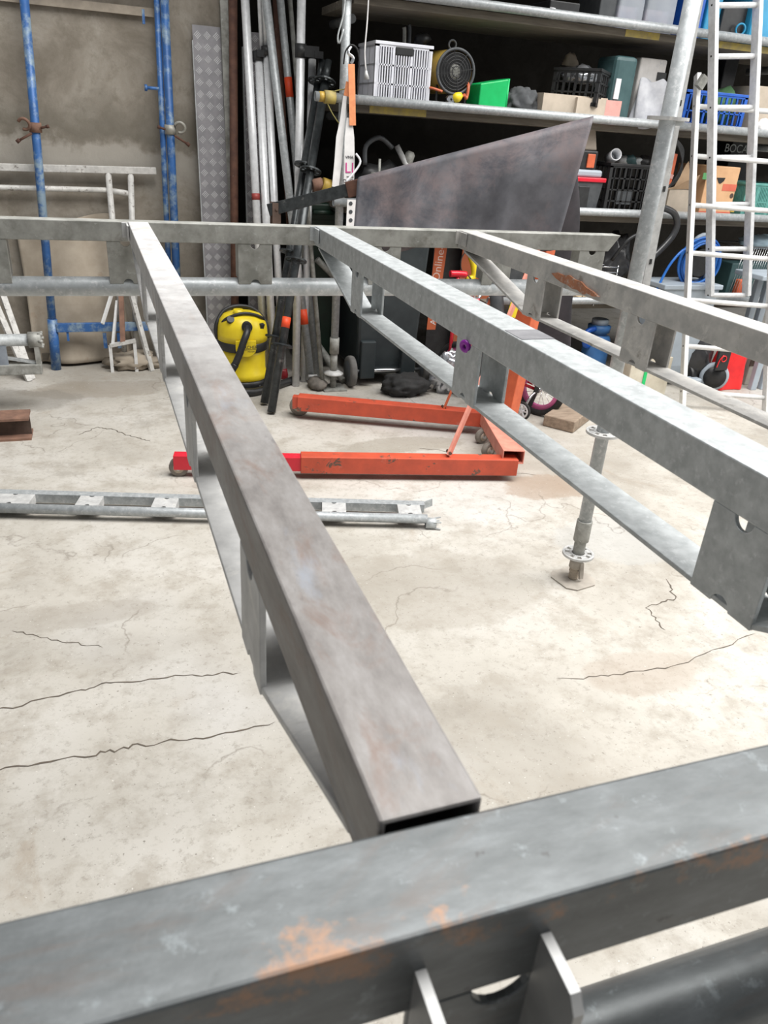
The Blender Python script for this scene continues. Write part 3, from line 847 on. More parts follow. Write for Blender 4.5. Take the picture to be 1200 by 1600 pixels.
# canvas sheet hung against the wall foot
def canv(u, v):
    a = W(26, 372, y=WY-.03); b = W(176, 372, y=WY-.03)
    x = a.x+(b.x-a.x)*(u*1.05); top = .885-.03*math.sin(u*5)
    z = top*(1-v)+.02
    return V((x+.05*v*math.sin(u*9+2)+ .14*v*v*(u-.2), WY-.02-.10*v-.025*math.sin(u*14+v*2.5)*(.3+v)-.012*math.sin(v*11+u*5), z))
bm = nb(); sheet(bm, canv, 36, 30); tag(obj('canvas_sheet', bm, CANVAS, solid=.004), 'creased dirty beige canvas sheet hanging down the wall behind the blue post', 'sheet')
# battens and plank at the wall foot
bm = nb(); box2(bm, -.9, .33, WY-.09, WY-.02, .03, .075); tag(obj('timber_batten', bm, BOARD), 'grey timber batten lying along the foot of the wall', 'batten')
bm = nb(); box2(bm, -1.2, .385, WY-.03, WY-.001, W(150, 18, y=WY).z, W(150, 4, y=WY).z); tag(obj('wall_batten', bm, mat('pale_batten', (.36, .31, .25), (.27, .235, .19), 14, .85)), 'pale batten fixed high on the concrete wall at the top left', 'batten')
bm = nb(); lump(bm, (W(205, 545, z=0).x, 5.2, .045), (.17, .09, .06), 4, .3); tag(obj('rag', bm, CANVAS), 'crumpled dirty rag on the floor by the trestle foot', 'rag')

# rusty steel beam bit on the floor at left
t = thing('steel_offcut', 'rust brown steel I beam offcut lying on the floor at the left edge', 'steel beam', (-.6, 4.06, 0))
xr = W(50, 685, z=0).x
for z0, z1, y0, y1 in ((0, .012, 3.99, 4.13), (.105, .117, 3.99, 4.13)):
    bm = nb(); box2(bm, xr-.9, xr, y0, y1, z0, z1); obj('flange', bm, RUSTB, t)
bm = nb(); box2(bm, xr-.9, xr, 4.05, 4.06, .012, .105); obj('web', bm, RUSTD, t)

# checker plates leaning on the wall
def checker(label, x0b, x1b, xl, xr_, ytop, y_b, y_t, grp):
    A = W(xl, ytop, y=y_t); B = W(xr_, ytop, y=y_t)
    w = B.x-A.x
    lo = V((A.x+x0b, y_b, 0)); up = (A-lo).normalized(); L = (A-lo).length
    M = Mx(lo, V((1, 0, 0)), up)
    t = thing('checker_plate', label, 'plate', lo+V((w/2, 0, 0)))
    bm = nb(); box2(bm, 0, w, 0, L, -.004, 0, M); nf0 = len(bm.faces)
    rows = int(L/.062); cols = 3; cw = w/cols
    for r in range(rows):
        for c in range(cols):
            cx = cw*(c+.5); cy = .035+r*.062; s = 1 if (r+c) % 2 else -1
            for k in (-1.5, -.5, .5, 1.5):
                u = V((math.cos(PI/4*s), math.sin(PI/4*s), 0)); n = V((-u.y, u.x, 0))
                box(bm, M @ (V((cx, cy, .0007))+n*k*.0085), (.032, .0038, .0018), M.to_3x3() @ Matrix.Rotation(PI/4*s, 3, 'Z'))
    for f in list(bm.faces)[nf0:]: f.material_index = 1
    p = obj('plate', bm, CHECK, t); p.data.materials.append(CHECKB)
    bm = nb(); box2(bm, -.0045, -.0005, 0, L-.08, -.035, .0, M); obj('folded_edge', bm, GALV, t)
checker('front grey checker plate leaning on the wall beside the blue frame', .0, 0, 300, 345, 38, 5.12, 5.38, '')
checker('rear checker plate half hidden behind the rusty tube', .02, 0, 374, 412, 48, 5.26, 5.40, '')
bm = nb(); a_ = W(347, 10, y=5.39); bar(bm, V((a_.x+.02, 5.22, 0)), a_+V((0, 0, .6)), .045, .03); tag(obj('channel_post', bm, GALVD), 'bluish grey steel channel standing left of the rusty tube', 'post')

def pole(name, label, a, b, ya, yb, r, m, top=0.0, n=16, cat='pole', foot=None):
    """pole through photo points a (low) and b (high) in planes ya, yb, carried on to the floor"""
    p0 = W(*a, y=ya); p1 = W(*b, y=yb); d = (p1-p0)
    p0 = p0-d*(p0.z/d.z) if foot is None else p0
    p1 = p1+d.normalized()*top
    t = thing(name, label, cat, p0)
    bm = nb(); tube(bm, p0, p1, r, n, bore=r*.84); obj('pole_tube', bm, m, t)
    return t, p0, p1
def ring(t, p0, p1, k0, k1, r, m, name='tape_band', label=None):
    bm = nb(); tube(bm, p0.lerp(p1, k0), p0.lerp(p1, k1), r, 18); return obj(name, bm, m, t, label=label)
def kz(p0, p1, px, py, ya, yb):
    # fraction along the pole for a photo height
    best = min((abs((W(px, py, y=(p0.lerp(p1, k/400)).y)-p0.lerp(p1, k/400)).z), k/400) for k in range(401)); return best[1]

t, a, b = pole('rusty_tube', 'tall rusty brown tube flecked with white beside the checker plate', (367, 470), (364, 0), 5.06, 5.30, .025, RUST, .5)
t, a, b = pole('alu_pole', 'bright aluminium pole with a dull red band, leftmost of the pole bundle', (414, 567), (383, 0), 4.86, 5.2, .0245, ALU, .5)
k = kz(a, b, 401, 307, 0, 0); ring(t, a, b, k-.007, k+.007, .0252, REDTAPE)
t, a, b = pole('prop_pole', 'dull aluminium prop with a black collar, second from the left in the bundle', (420, 420), (404, 90), 4.92, 5.16, .0245, ALU)
d = (b-a).normalized()
bm = nb(); tube(bm, b-d*.02, b+d*.03, .034, 16); box(bm, b+V((.02, -.02, .02)), (.07, .05, .035)); obj('collar', bm, BLACK, t)
bm = nb(); c = b+V((.02, .0, 0)); tube(bm, c, c+V((-.02, .06, .7)), .013, 12); obj('inner_pole', bm, ALU, t)
t, a, b = pole('prop_pole', 'aluminium prop ending in a dark red rubber foot, in the middle of the bundle', (443, 600), (417, 82), 4.82, 5.14, .0235, ALU)
d = (b-a).normalized()
bm = nb(); lathe(bm, a-d*.0, [(.012, 0), (.03, .015), (.034, .035), (.03, .06), (.027, .075)], axis=d, n=18); obj('rubber_foot', bm, REDCAP, t)
bm = nb(); tube(bm, b-d*.02, b+d*.03, .032, 16); obj('collar', bm, BLACK, t)
bm = nb(); tube(bm, b, b+V((-.035, .06, .7)), .014, 12); obj('inner_pole', bm, ALU, t)
t, a, b = pole('scaffold_tube', 'galvanised tube with an orange red band near its lower end', (488, 608), (416, 0), 4.75, 5.12, .0245, TUBE, .6)
k = kz(a, b, 476, 495, 0, 0); ring(t, a, b, k-.017, k+.017, .0253, ORTAPE)
bm = nb(); tube(bm, a+V((-.03, -.028, .05)), a+V((.03, -.028, .05)), .011, 10); torus(bm, a+V((.012, -.03, .03)), (0, 1, 0), .018, .006, 16, 6); obj('end_pin', bm, GALVL, t)
t, a, b = pole('scaffold_tube', 'galvanised tube with an orange red band near the top, leaning left', (497, 605), (438, 0), 4.86, 5.22, .0225, TUBE, .6)
k = kz(a, b, 452, 137, 0, 0); ring(t, a, b, k-.019, k+.019, .0233, ORTAPE)
t, a, b = pole('alu_pole', 'bright white aluminium pole with a black bracket, rightmost tall one of the bundle', (462, 607), (471, 0), 4.70, 4.98, .0245, ALU, .5)
k = kz(a, b, 469, 79, 0, 0)
c = a.lerp(b, k); bm = nb(); tube(bm, c-V((0, 0, .035)), c+V((0, 0, .035)), .033, 16); box(bm, c+V((.055, -.005, .0)), (.09, .045, .055)); box(bm, c+V((.10, -.005, -.012)), (.05, .05, .035)); obj('bracket', bm, BLACK, t)
t, a, b = pole('alu_pole', 'short aluminium pole ending under the black bracket', (481, 344), (488, 93), 4.93, 5.06, .0225, ALU)
t, a, b = pole('grey_pole', 'thin dark grey pole behind the banded tubes', (470, 200), (453, 0), 5.05, 5.25, .014, GALVD, .5)
t, a, b = pole('rusty_tube', 'thin rusty tube behind the grey tubes', (455, 400), (431, 0), 5.1, 5.3, .02, RUST, .5)
# black ledgers with rosettes
def black_pole(label, a, b, ya, yb, discs, tape=None):
    p0 = W(*a, y=ya); p1 = W(*b, y=yb)
    p0 = W(*a, z=0.012)
    t = thing('black_standard', label, 'scaffold post', V((p0.x, p0.y, 0)))
    bm = nb(); tube(bm, p0, p1, .0242, 18, bore=.0205); obj('standard_tube', bm, BLKM, t)
    bm = nb(); d = (p1-p0).normalized(); tube(bm, p1-d*.01, p1+d*.12, .019, 14, bore=.016); obj('spigot', bm, BLKM, t)
    for px, py in discs:
        k = kz(p0, p1, px, py, 0, 0); bm = nb(); rosette(bm, p0.lerp(p1, k), d, .062); obj('rosette', bm, BLKM, t)
    if tape:
        k = kz(p0, p1, *tape, 0, 0); ring(t, p0, p1, k-.016, k+.016, .025, ORTAPE)
black_pole('black scaffold standard without tape, left of the leaning pair', (413, 630), (498, 128), 0, 4.92, ((496, 120), (468, 258), (446, 394), (425, 527)))
black_pole('black scaffold standard with an orange taped band, right of the leaning pair', (424, 644), (508, 128), 0, 4.86, ((503, 126), (481, 267), (459, 406), (437, 540)), (443, 504))
bm = nb(); tube(bm, W(495, 405, y=4.9), W(540, 450, y=4.9), .02, 12); 
obj_ = obj('brace_tube', bm, GALVD); tag(obj_, 'dark grey brace tube slanting behind the rack upright', 'tube')
a_ = W(518, 575, y=4.70); b_ = W(490, 530, y=5.0)
bm = nb(); tube(bm, V((a_.x+.08, 4.69, .024)), b_, .024, 12); tag(obj('brace_tube', bm, GALVD), 'short grey tube leaning low behind the rack upright foot', 'tube')

# ------------------------------------------------------------ yellow vacuum
vb = W(386, 612, z=0); vx, vy = vb.x, vb.y+.14
t = thing('vacuum_cleaner', 'yellow and black drum vacuum cleaner on the floor beside the poles', 'vacuum cleaner', (vx, vy, 0))
bm = nb(); lathe(bm, (vx, vy, 0), [(.12, 0), (.15, .01), (.155, .05), (.14, .065)], n=36); obj('base', bm, BLACK, t)
for k in range(4):
    bm = nb(); aa = k*PI/2+.6; c = V((vx+.135*math.cos(aa), vy+.135*math.sin(aa), .022)); tube(bm, c-V((.012, 0, 0)), c+V((.012, 0, 0)), .022, 14); obj('caster', bm, BLACK, t)
bm = nb(); lathe(bm, (vx, vy, .055), [(.138, 0), (.152, .015), (.152, .045), (.140, .06), (.138, .16), (.142, .185)], n=40); obj('drum', bm, YEL, t)
bm = nb(); lathe(bm, (vx, vy, .24), [(.142, 0), (.153, .005), (.155, .05), (.15, .062)], n=40); obj('band', bm, BLACK, t)
bm = nb(); lathe(bm, (vx, vy, .298), [(.152, 0), (.154, .04), (.15, .085), (.138, .125), (.11, .155), (.06, .17), (.02, .174)], n=40); obj('head', bm, YEL, t)
bm = nb()
for k in range(10):
    aa = -2.35+k*.155; pass
# yellow badge shield at the front
M = Mx((vx-.005, vy-.156, .275), V((1, 0, 0)), V((0, 0, 1)))
bm = nb(); prism(bm, [(.062*math.cos(PI+PI*i/14), .05*math.sin(PI+PI*i/14)-.0) for i in range(15)]+[(.062, .05), (-.062, .05)], M @ Matrix.Translation((0, 0, -.008)), .014); bd = obj('badge_panel', bm, YEL, t, bevel=.003)
text('brand_lettering', 'KÄRCHER', .026, M @ Matrix.Translation((.012, .010, .0066)), INK, bd)
bm = nb(); box2(bm, -.05, .06, -.006, -.003, .006, .0066, M); obj('underline', bm, INK, bd)
text('model_lettering', 'WD 2.200', .010, M @ Matrix.Translation((.03, -.016, .0066)), INK, bd)
bm = nb(); path(bm, [(vx-.13, vy-.03, .40), (vx-.10, vy-.08, .445), (vx, vy-.09, .475), (vx+.1, vy-.08, .45), (vx+.135, vy-.02, .40), (vx+.16, vy-.02, .31)], .009, 10); obj('power_cord', bm, BLACK, t)
bm = nb(); path(bm, [(vx-.155, vy+.01, .30), (vx-.16, vy, .38), (vx-.11, vy+.03, .46), (vx-.02, vy+.04, .49), (vx+.08, vy+.04, .47), (vx+.15, vy+.01, .39), (vx+.157, vy, .3)], .012, 10); obj('carry_handle', bm, BLACK, t)
bm = nb(); tube(bm, (vx-.03, vy-.05, .452), (vx-.03, vy-.05, .49), .03, 16); obj('top_knob', bm, YEL, t)
bm = nb(); tube(bm, (vx-.085, vy-.09, .43), (vx-.085, vy-.105, .445), .022, 16); obj('switch', bm, BLACK, t)
bm = nb(); box(bm, (vx+.10, vy-.105, .40), (.03, .02, .03), Euler((.4, 0, .6)).to_matrix()); obj('socket_cover', bm, BLACK, t)
hp = [(vx+.005, vy-.135, .405), (vx-.003, vy-.19, .385), (vx-.03, vy-.215, .33), (vx-.055, vy-.22, .26), (vx-.08, vy-.215, .2)]
bm = nb(); path(bm, hp, .021, 14); c = V(hp[0]); tube(bm, c+V((0, .03, .0)), c+V((0, -.02, 0)), .032, 18); obj('hose_elbow', bm, BLACK, t)
bm = nb(); pts = [V(hp[-1]), V((vx-.12, vy-.22, .12)), V((vx-.09, vy-.24, .045)), V((vx+.02, vy-.23, .026)), V((vx+.14, vy-.16, .026)), V((vx+.23, vy-.09, .026)), V((vx+.36, vy+.02, .026))]
path(bm, pts, .0235, 12, sub=8); obj('hose', bm, BLACK, t)

# ------------------------------------------------------- bins behind hoist
def wheelie(label, xl, xr, y, h, m, wheels=True, depth=.55):
    t = thing('wheelie_bin', label, 'bin', ((xl+xr)/2, y+depth/2, 0))
    w = xr-xl
    def fn(x, v):
        k = .86+.14*v
        return k
    bm = nb(); vs = []
    for z, k in ((.07, .84), (.30, .88), (h-.06, 1.0)):
        cx = (xl+xr)/2; hw = w/2*k; y0 = y+(1-k)*.25; y1 = y+depth-(1-k)*.3
        vs.append([bm.verts.new((px_, py_, z)) for px_, py_ in ((cx-hw, y0), (cx+hw, y0), (cx+hw, y1), (cx-hw, y1))])
    for A, B in zip(vs, vs[1:]):
        for i in range(4): bm.faces.new((A[i], A[(i+1) % 4], B[(i+1) % 4], B[i]))
    bm.faces.new(vs[0][::-1]); bm.faces.new(vs[-1]); obj('body', bm, m, t, bevel=.02)
    bm = nb(); box2(bm, xl-.02, xr+.02, y-.02, y+depth+.02, h-.08, h-.03); obj('rim', bm, m, t, bevel=.01)
    bm = nb(); box2(bm, xl-.01, xr+.01, y-.03, y+depth, h-.028, h+.02); obj('lid', bm, m, t, bevel=.012)
    bm = nb(); tube(bm, (xl+.06, y-.05, h-.03), (xr-.06, y-.05, h-.03), .014, 12); bar(bm, (xl+.08, y-.05, h-.03), (xl+.08, y, h-.04), .03, .02); bar(bm, (xr-.08, y-.05, h-.03), (xr-.08, y, h-.04), .03, .02); obj('handle', bm, m, t)
    if wheels:
        bm = nb(); tube(bm, (xl-.02, y+.03, .1), (xr+.02, y+.03, .1), .011, 12); obj('axle', bm, CHROME, t)
        for k in (.2, .8):
            bm = nb(); box2(bm, xl+w*k-.05, xl+w*k+.05, y-.005, y+.10, .055, .30); obj('axle_housing', bm, m, t, bevel=.008)
        for xx in (xl-.035, xr+.005):
            bm = nb(); lathe(bm, (xx, y+.03, .1), [(.075, 0), (.096, .004), (.10, .015), (.10, .032), (.096, .042), (.075, .045)], axis=V((1, 0, 0)), n=32); w_ = obj('wheel', bm, mat('grey_rubber', (.16, .155, .145), (.11, .105, .1), 20, .8), t)
            bm = nb(); lathe(bm, (xx-.002, y+.03, .1), [(.0, 0), (.07, .0), (.07, .049), (.0, .049)], axis=V((1, 0, 0)), n=24, caps=False); obj('hub', bm, DGREY, w_)
    return t
bl = W(560, 430, y=4.62); br = W(673, 400, y=4.62)
wheelie('anthracite wheelie bin with its axle and wheels facing the camera', bl.x, br.x, 4.62, 1.06, BIN)
wheelie('dark green wheelie bin half hidden behind the rack upright', bl.x-.27, bl.x-.02, 5.0, 1.06, BING, False, .5)

# dusty sack at upright foot
bm = nb(); c = W(512, 602, z=0); lump(bm, (UX-.10, UY+.02, .03), (.06, .09, .038), 9, .10); 
tag(obj('dusty_bag', bm, mat('dusty_grey_bag', (.17, .15, .13), (.10, .09, .08), 12, .9)), 'dusty grey bag on the floor against the rack upright foot', 'bag')

# advertising boards
t = thing('sign_board', 'black board with an orange stripe and white lettering standing by the bin', 'sign', W(700, 560, y=4.78)*1)
SY_ = 4.80
def bp(px, py): return W(px, py, y=SY_)
xa, xb = bp(668, 500).x, bp(738, 430).x
bm = nb(); box2(bm, xa, xb, SY_, SY_+.012, .0, 1.22); obj('panel', bm, BLACK, t)
bm = nb(); q = [bp(664, 515), bp(680, 515), bp(701, 370), bp(681, 370)]
M = Mx((0, SY_-.0008, 0), V((1, 0, 0)), V((0, 0, 1)))
prism(bm, [(max(p.x, xa), p.z) for p in q], M, .0006); st = obj('orange_stripe', bm, BANNER, t)
up = (bp(698, 372)-bp(682, 470)).normalized()
c = bp(686, 408); text('lettering', 'Online-S', .074, Mx((c.x, SY_-.0016, c.z), up, up.cross(V((0, 1, 0))).cross(up)*0+V((-1, 0, .1))), PALEINK, st)
c = bp(677, 503); text('lettering', 'A', .06, Mx((c.x, SY_-.0016, c.z), up, V((-1, 0, .1))), WHITEINK, t)
bm = nb(); xa, xb = bp(713, 430).x, bp(756, 430).x
box2(bm, xa, xb, SY_-.06, SY_-.05, 0, 1.2); box2(bm, xb-.012, xb+.03, SY_-.055, SY_+.0, 0, 1.2); 
tag(obj('orange_signboard', bm, BROWNP), 'rust orange sign panel standing right of the lettered board', 'sign')
bm = nb(); xa, xb = bp(742, 430).x, bp(775, 430).x; box2(bm, xa, xb+.25, SY_-.03, SY_-.02, 0, 1.2); tag(obj('backing_board', bm, DGREY), 'dark panel standing behind the red hoist mast', 'panel')

# ------------------------------------------------------------ engine hoist
t = thing('engine_hoist', 'chipped red engine hoist with its legs spread to the left and its boom raised', 'hoist', (1.9, 3.4, 0))
mb_ = W(790, 652, z=.10)                              # mast foot on the cross tube
def legpart(A, B, w=.075, h=.085):
    bm = nb(); bar(bm, A, B, w, h); return obj('leg', bm, REDP, t, bevel=.004)
zc = .095
fA = W(466, 628, z=zc); fB = W(772, 655, z=zc); nA = W(440, 722, z=zc-.02); nB = W(806, 727, z=zc-.02)
l1 = legpart(fA, fB); nd = (nB-nA).normalized(); l2 = legpart(nA+nd*.09, nB)
bm = nb(); bar(bm, nA-nd*.5, nA+nd*.12, .06, .068); obj('inner_leg', bm, REDB, l2, label='bright red inner leg tube')
bm = nb(); bar(bm, fA-(fB-fA).normalized()*.03, fA+(fB-fA).normalized()*.12, .045, .07); obj('wheel_fork', bm, REDP, l1)
wc = V((fA.x-.01, fA.y, .057))
def caster(c, r, par, ax, w=.035):
    bm = nb(); lathe(bm, V(c)-V(ax)*w/2, [(r*.55, 0), (r*.93, 0), (r, .006), (r, w-.006), (r*.93, w), (r*.55, w)], axis=V(ax), n=30); w_ = obj('wheel', bm, mat('dirty_caster', (.26, .235, .2), (.17, .15, .13), 20, .7), par)
    bm = nb(); lathe(bm, V(c)-V(ax)*(w/2+.004), [(.0001, 0), (r*.56, 0), (r*.56, w+.008), (.0001, w+.008)], axis=V(ax), n=24); obj('hub', bm, CARDP, w_)
    bm = nb(); tube(bm, V(c)-V(ax)*(w/2+.012), V(c)+V(ax)*(w/2+.012), .009, 10); obj('axle_bolt', bm, GALV, w_)
dn = V((fB-fA)).normalized(); caster(V((fA.x, fA.y, .057))+dn*.0+V((-dn.y, dn.x, 0))*.045, .057, l1, V((-dn.y, dn.x, 0)))
lastw = nA-nd*.48; lastw.z = .045; caster(lastw, .045, l2, V((-nd.y, nd.x, 0)))
cA = W(757, 640, z=.10); cB = V((nB.x-.02, nB.y+.02, .125))
cd_ = (cB-cA).normalized()
Mc = Mx(cA+V((0, 0, .035)), cd_, V((-cd_.y, cd_.x, 0))); 
bm = nb(); hollow_box(bm, Mc @ Matrix.Translation((0, -.055, 0)), -.1, (cB-cA).length+.035, .11, .07, .006); obj('cross_tube', bm, DRED, t, bevel=.004, label='dusty pale red cross tube')
for q in (.35, .62):
    c = cA.lerp(cB, q); c.z = .04; c += V((-.06, 0, 0)); caster(c, .04, t, V((.3, -.95, 0)).normalized(), .03)
m0 = W(788, 655, z=.13); m1 = W(886, 215, y=m0.y+.05)
bm = nb(); bar(bm, m0, m1, .115, .075, V((1, .4, 0))); obj('mast', bm, REDT, t, bevel=.005)
for A, px_ in ((nA.lerp(nB, .70), (848, 372)), (fA.lerp(fB, .74), (800, 388))):
    bm = nb(); A = V((A.x, A.y, .12)); B = W(*px_, y=m0.y-.06 if px_[0] > 820 else m0.y+.1); bar(bm, A, B, .045, .012, V((.8, -.5, .3))); obj('brace_strap', bm, DRED if px_[0] > 820 else REDT, t)
    bm = nb(); tube(bm, A+V((0, -.02, .02)), A+V((0, .02, .02)), .008, 8); obj('strap_bolt', bm, RUST, t)
# hydraulic ram up to the boom
bL = W(421, 328, y=4.36); bR = W(905, 204, y=m0.y+.02)
bd_ = (bR-bL).normalized()
bm = nb(); bar(bm, bL, bL.lerp(bR, .30), .05, .062); obj('boom_extension', bm, BLKM, t, bevel=.003, label='black boom extension')
bm = nb(); bar(bm, bL.lerp(bR, .275), bR+bd_*.04, .065, .078); obj('boom', bm, RUST, t, bevel=.004)
bm = nb()
for s in (-.031, .031):
    c = bL+bd_*.035+V((0, s, -.025)); box(bm, c, (.045, .006, .11))
tube(bm, bL+bd_*.035+V((0, -.04, .0)), bL+bd_*.035+V((0, .04, 0)), .008, 10); obj('hook_bracket', bm, RUSTD, t)
bm = nb(); r0 = m0.lerp(m1, .22)+V((-.09, 0, 0)); r1 = bL.lerp(bR, .72); tube(bm, r0, r0.lerp(r1, .6), .036, 16); tube(bm, r0.lerp(r1, .6), r1, .016, 12); obj('hydraulic_ram', bm, DGREY, t)
c = W(803, 480, y=m0.y-.09); bm = nb(); box(bm, c, (.05, .004, .10), Euler((0, .2, 0)).to_matrix()); obj('yellow_label', bm, YEL, t)

# cloth over the boom
s0, s1 = .315, 1.035
def drape(u, v):
    k = s0+(s1-s0)*u; p = bL.lerp(bR, k); n = V((-bd_.y, bd_.x, 0)).normalized()   # across the boom, away from the camera
    if n.y < 0: n = -n
    top = p+V((0, 0, .045))
    # v in 0..1: front hem -> over the boom -> rear hem
    s = (v-.5)*2
    hem = 1.035+.05*max(0, (u-.75)/.25)**2
    flen = top.z-hem
    t_ = abs(s); side = -1 if s < 0 else 1
    lie = .052
    if t_ < .12:
        return top+n*(lie*s/.12)+V((0, 0, .003*(1-t_/.12)))
    h = (t_-.12)/.88
    fold = .026*h*(.6+.8*u)*math.sin(u*17+1.2*side+h*.8)+.012*h*math.sin(u*41+2*h)+.016*math.sin(u*6+h*3)*h
    fl = flen if side < 0 else .42
    shift = bd_*(-.085*h*max(0, u-.55)/.45)       # right hem swings back a little
    return top+n*(side*(lie+.012+.055*h)+(0 if side > 0 else -.035*max(0, (u-.6)/.4)*min(1, h*4))+fold)+V((0, 0, -h*fl-.008))+shift
bm = nb(); sheet(bm, drape, 70, 60); tag(obj('leather_sheet', bm, CLOTH, solid=.0025, loc=bL.lerp(bR, .65)), 'dark leather sheet draped over the raised boom of the red hoist', 'cloth')
# coverall hanging behind the mast
def hang(u, v):
    a0 = W(889, 268, y=m0.y+.17); z = a0.z*(1-v)+.47*v
    w = .05+.20*min(1, v*1.6)
    wob = .03*math.sin(u*9+v*2)*(.4+v)
    an = u*2*PI
    return V((a0.x+.05+.02*v+math.cos(an)*w*.55+wob*.4+.02*math.sin(v*7), a0.y+.06+math.sin(an)*.045+wob, z))
bm = nb(); sheet(bm, hang, 40, 30); cv = tag(obj('coverall', bm, COVER, loc=(m1.x, m1.y+.25, .47)), 'dark grey work coverall hanging behind the red hoist mast', 'clothing')

# ------------------------------------------------------------------- bike
ky = 4.42
t = thing('kids_bike', 'red child bicycle with pink rims and training wheels behind the hoist', 'bicycle', (2.6, ky, 0))
def wheel(c, r, nm):
    bm = nb(); torus(bm, c, (0, 1, 0), r, .021, 40, 12); w_ = obj(nm, bm, BLACKM, t)
    bm = nb(); lathe(bm, c-V((0, .011, 0)), [(r-.044, 0), (r-.016, 0), (r-.016, .022), (r-.044, .022), (r-.044, 0)], axis=V((0, 1, 0)), n=40, caps=False); obj('rim', bm, PINK, w_)
    bm = nb()
    for k in range(16):
        aa = 2*PI*k/16; u = V((math.cos(aa), 0, math.sin(aa))); u2 = V((math.cos(aa+.35), 0, math.sin(aa+.35)))
        tube(bm, c+u2*.018+V((0, .012*(-1)**k, 0)), c+u*(r-.04), .0014, 5)
    obj('spokes', bm, CHROME, w_)
    bm = nb(); tube(bm, c-V((0, .04, 0)), c+V((0, .04, 0)), .017, 14); obj('hub', bm, CHROME, w_)
R_ = .145
rw = V((2.6, ky, R_+.021)); fw = V((2.0, ky, R_+.021))
wheel(fw, R_, 'front_wheel'); wheel(rw, R_, 'rear_wheel')
head = V((fw.x+.09, ky, .56)); hb = V((fw.x+.075, ky, .44)); bbk = V((fw.x*.45+rw.x*.55, ky, .2)); seat = V((rw.x-.13, ky, .47))
for nm, a, b, r in (('down_tube', hb, bbk, .02), ('top_tube', head-V((0, 0, .05)), bbk.lerp(seat, .55), .016), ('seat_tube', bbk, seat, .016)):
    bm = nb(); tube(bm, a, b, r, 12); obj(nm, bm, REDB, t)
for s in (-1, 1):
    bm = nb(); o = V((0, .035*s, 0)); tube(bm, hb+o, fw+o, .012, 10); obj('fork_blade', bm, REDB, t)
    bm = nb(); tube(bm, bbk+o, rw+o, .01, 8); tube(bm, seat-V((0, 0, .1))+o*.6, rw+o, .009, 8); obj('rear_stay', bm, REDB, t)
bm = nb(); tube(bm, hb-V((0, 0, .02)), head+V((-.01, 0, .06)), .018, 12); obj('head_tube', bm, REDB, t)
bm = nb(); path(bm, [head+V((.05, -.22, .16)), head+V((0, -.14, .17)), head+V((-.01, -.03, .07)), head+V((-.01, .03, .07)), head+V((0, .14, .17)), head+V((.05, .22, .16))], .011, 10); obj('handlebar', bm, CHROME, t)
bm = nb(); path(bm, [seat+V((-.11, 0, .05)), seat+V((0, 0, .055)), seat+V((.08, 0, .07))], .05, 12, flat=(.05, .022)); obj('saddle', bm, BLACK, t)
bm = nb(); tube(bm, bbk+V((0, -.05, 0)), bbk+V((0, -.055, 0)), .05, 20); obj('chainring', bm, CHROME, t)
for s in (-1, 1):
    bm = nb(); e_ = bbk+V((-.085*s, -.075*s, -.02*s)); bar(bm, bbk+V((0, .06*s*-1, 0)), e_, .014, .01); box(bm, e_+V((0, -.04*s, 0)), (.07, .06, .018)); obj('pedal', bm, CHROME, t)
c = V((rw.x-.02, ky-.17, .06))
bm = nb(); torus(bm, c, (0, 1, 0), .05, .009, 28, 8); w_ = obj('training_wheel', bm, BLACKM, t)
bm = nb()
for k in range(6):
    u = V((math.cos(k*PI/3), 0, math.sin(k*PI/3))); tube(bm, c, c+u*.048, .005, 6)
lathe(bm, c-V((0, .008, 0)), [(.036, 0), (.046, 0), (.046, .016), (.036, .016), (.036, 0)], axis=V((0, 1, 0)), n=24, caps=False); tube(bm, c-V((0, .012, 0)), c+V((0, .012, 0)), .011, 10); obj('wheel_spokes', bm, WHITE, w_)
bm = nb(); path(bm, [rw+V((0, -.04, 0)), rw+V((-.01, -.1, -.03)), c+V((0, .02, 0))], .008, 8); obj('training_wheel_arm', bm, CHROME, t)
bm = nb(); a_ = rw+V((-.03, -.05, .17)); path(bm, [a_, rw+V((.005, -.06, .05)), rw+V((-.02, -.06, -.08)), rw+V((-.05, -.05, -.16))], .02, 10, flat=(.022, .006)); obj('mud_strap', bm, BLACKM, t)
# stand the bike where its wheels touch the floor
gr, gf = W(838, 648, z=0), W(706, 610, z=0)
bd = gf-gr
t.location = gr; t.rotation_euler = (0, 0, math.atan2(bd.y, bd.x)-PI)
head = gr+bd.normalized()*.51+V((0, 0, .56))
# red pad and yellow pump handle above bike
pc = W(716, 428, y=4.5)
bm = nb(); path(bm, [pc+V((-.055, 0, 0)), pc, pc+V((.055, 0, -.004))], .02, 12); tube(bm, pc-V((0, 0, .02)), V((pc.x, pc.y, .0)), .012, 8); tag(obj('bar_pad', bm, REDB), 'bright red padded bar on a thin post above the front bike wheel', 'pad')
t = thing('pump_handle', 'yellow curved handle with a thin black cable by the rust orange panel', 'handle', W(738, 455, y=4.62))
pts = [W(743, 394, y=4.62), W(736, 400, y=4.62), W(740, 415, y=4.62), W(740, 432, y=4.62), W(728, 438, y=4.62), W(724, 470, y=4.62), V((W(724, 470, y=4.62).x, 4.62, .0))]
bm = nb(); path(bm, pts[:5], .020, 12); obj('grip', bm, YEL, t)
bm = nb(); path(bm, [pts[4], pts[5], pts[6]], .014, 10); obj('stem', bm, YELD, t)
bm = nb(); path(bm, [W(738, 392, y=4.6), W(727, 394, y=4.6), W(720, 408, y=4.6), W(722, 424, y=4.6), W(734, 433, y=4.6), W(738, 441, y=4.6)], .004, 8); obj('cable', bm, BLACK, t)

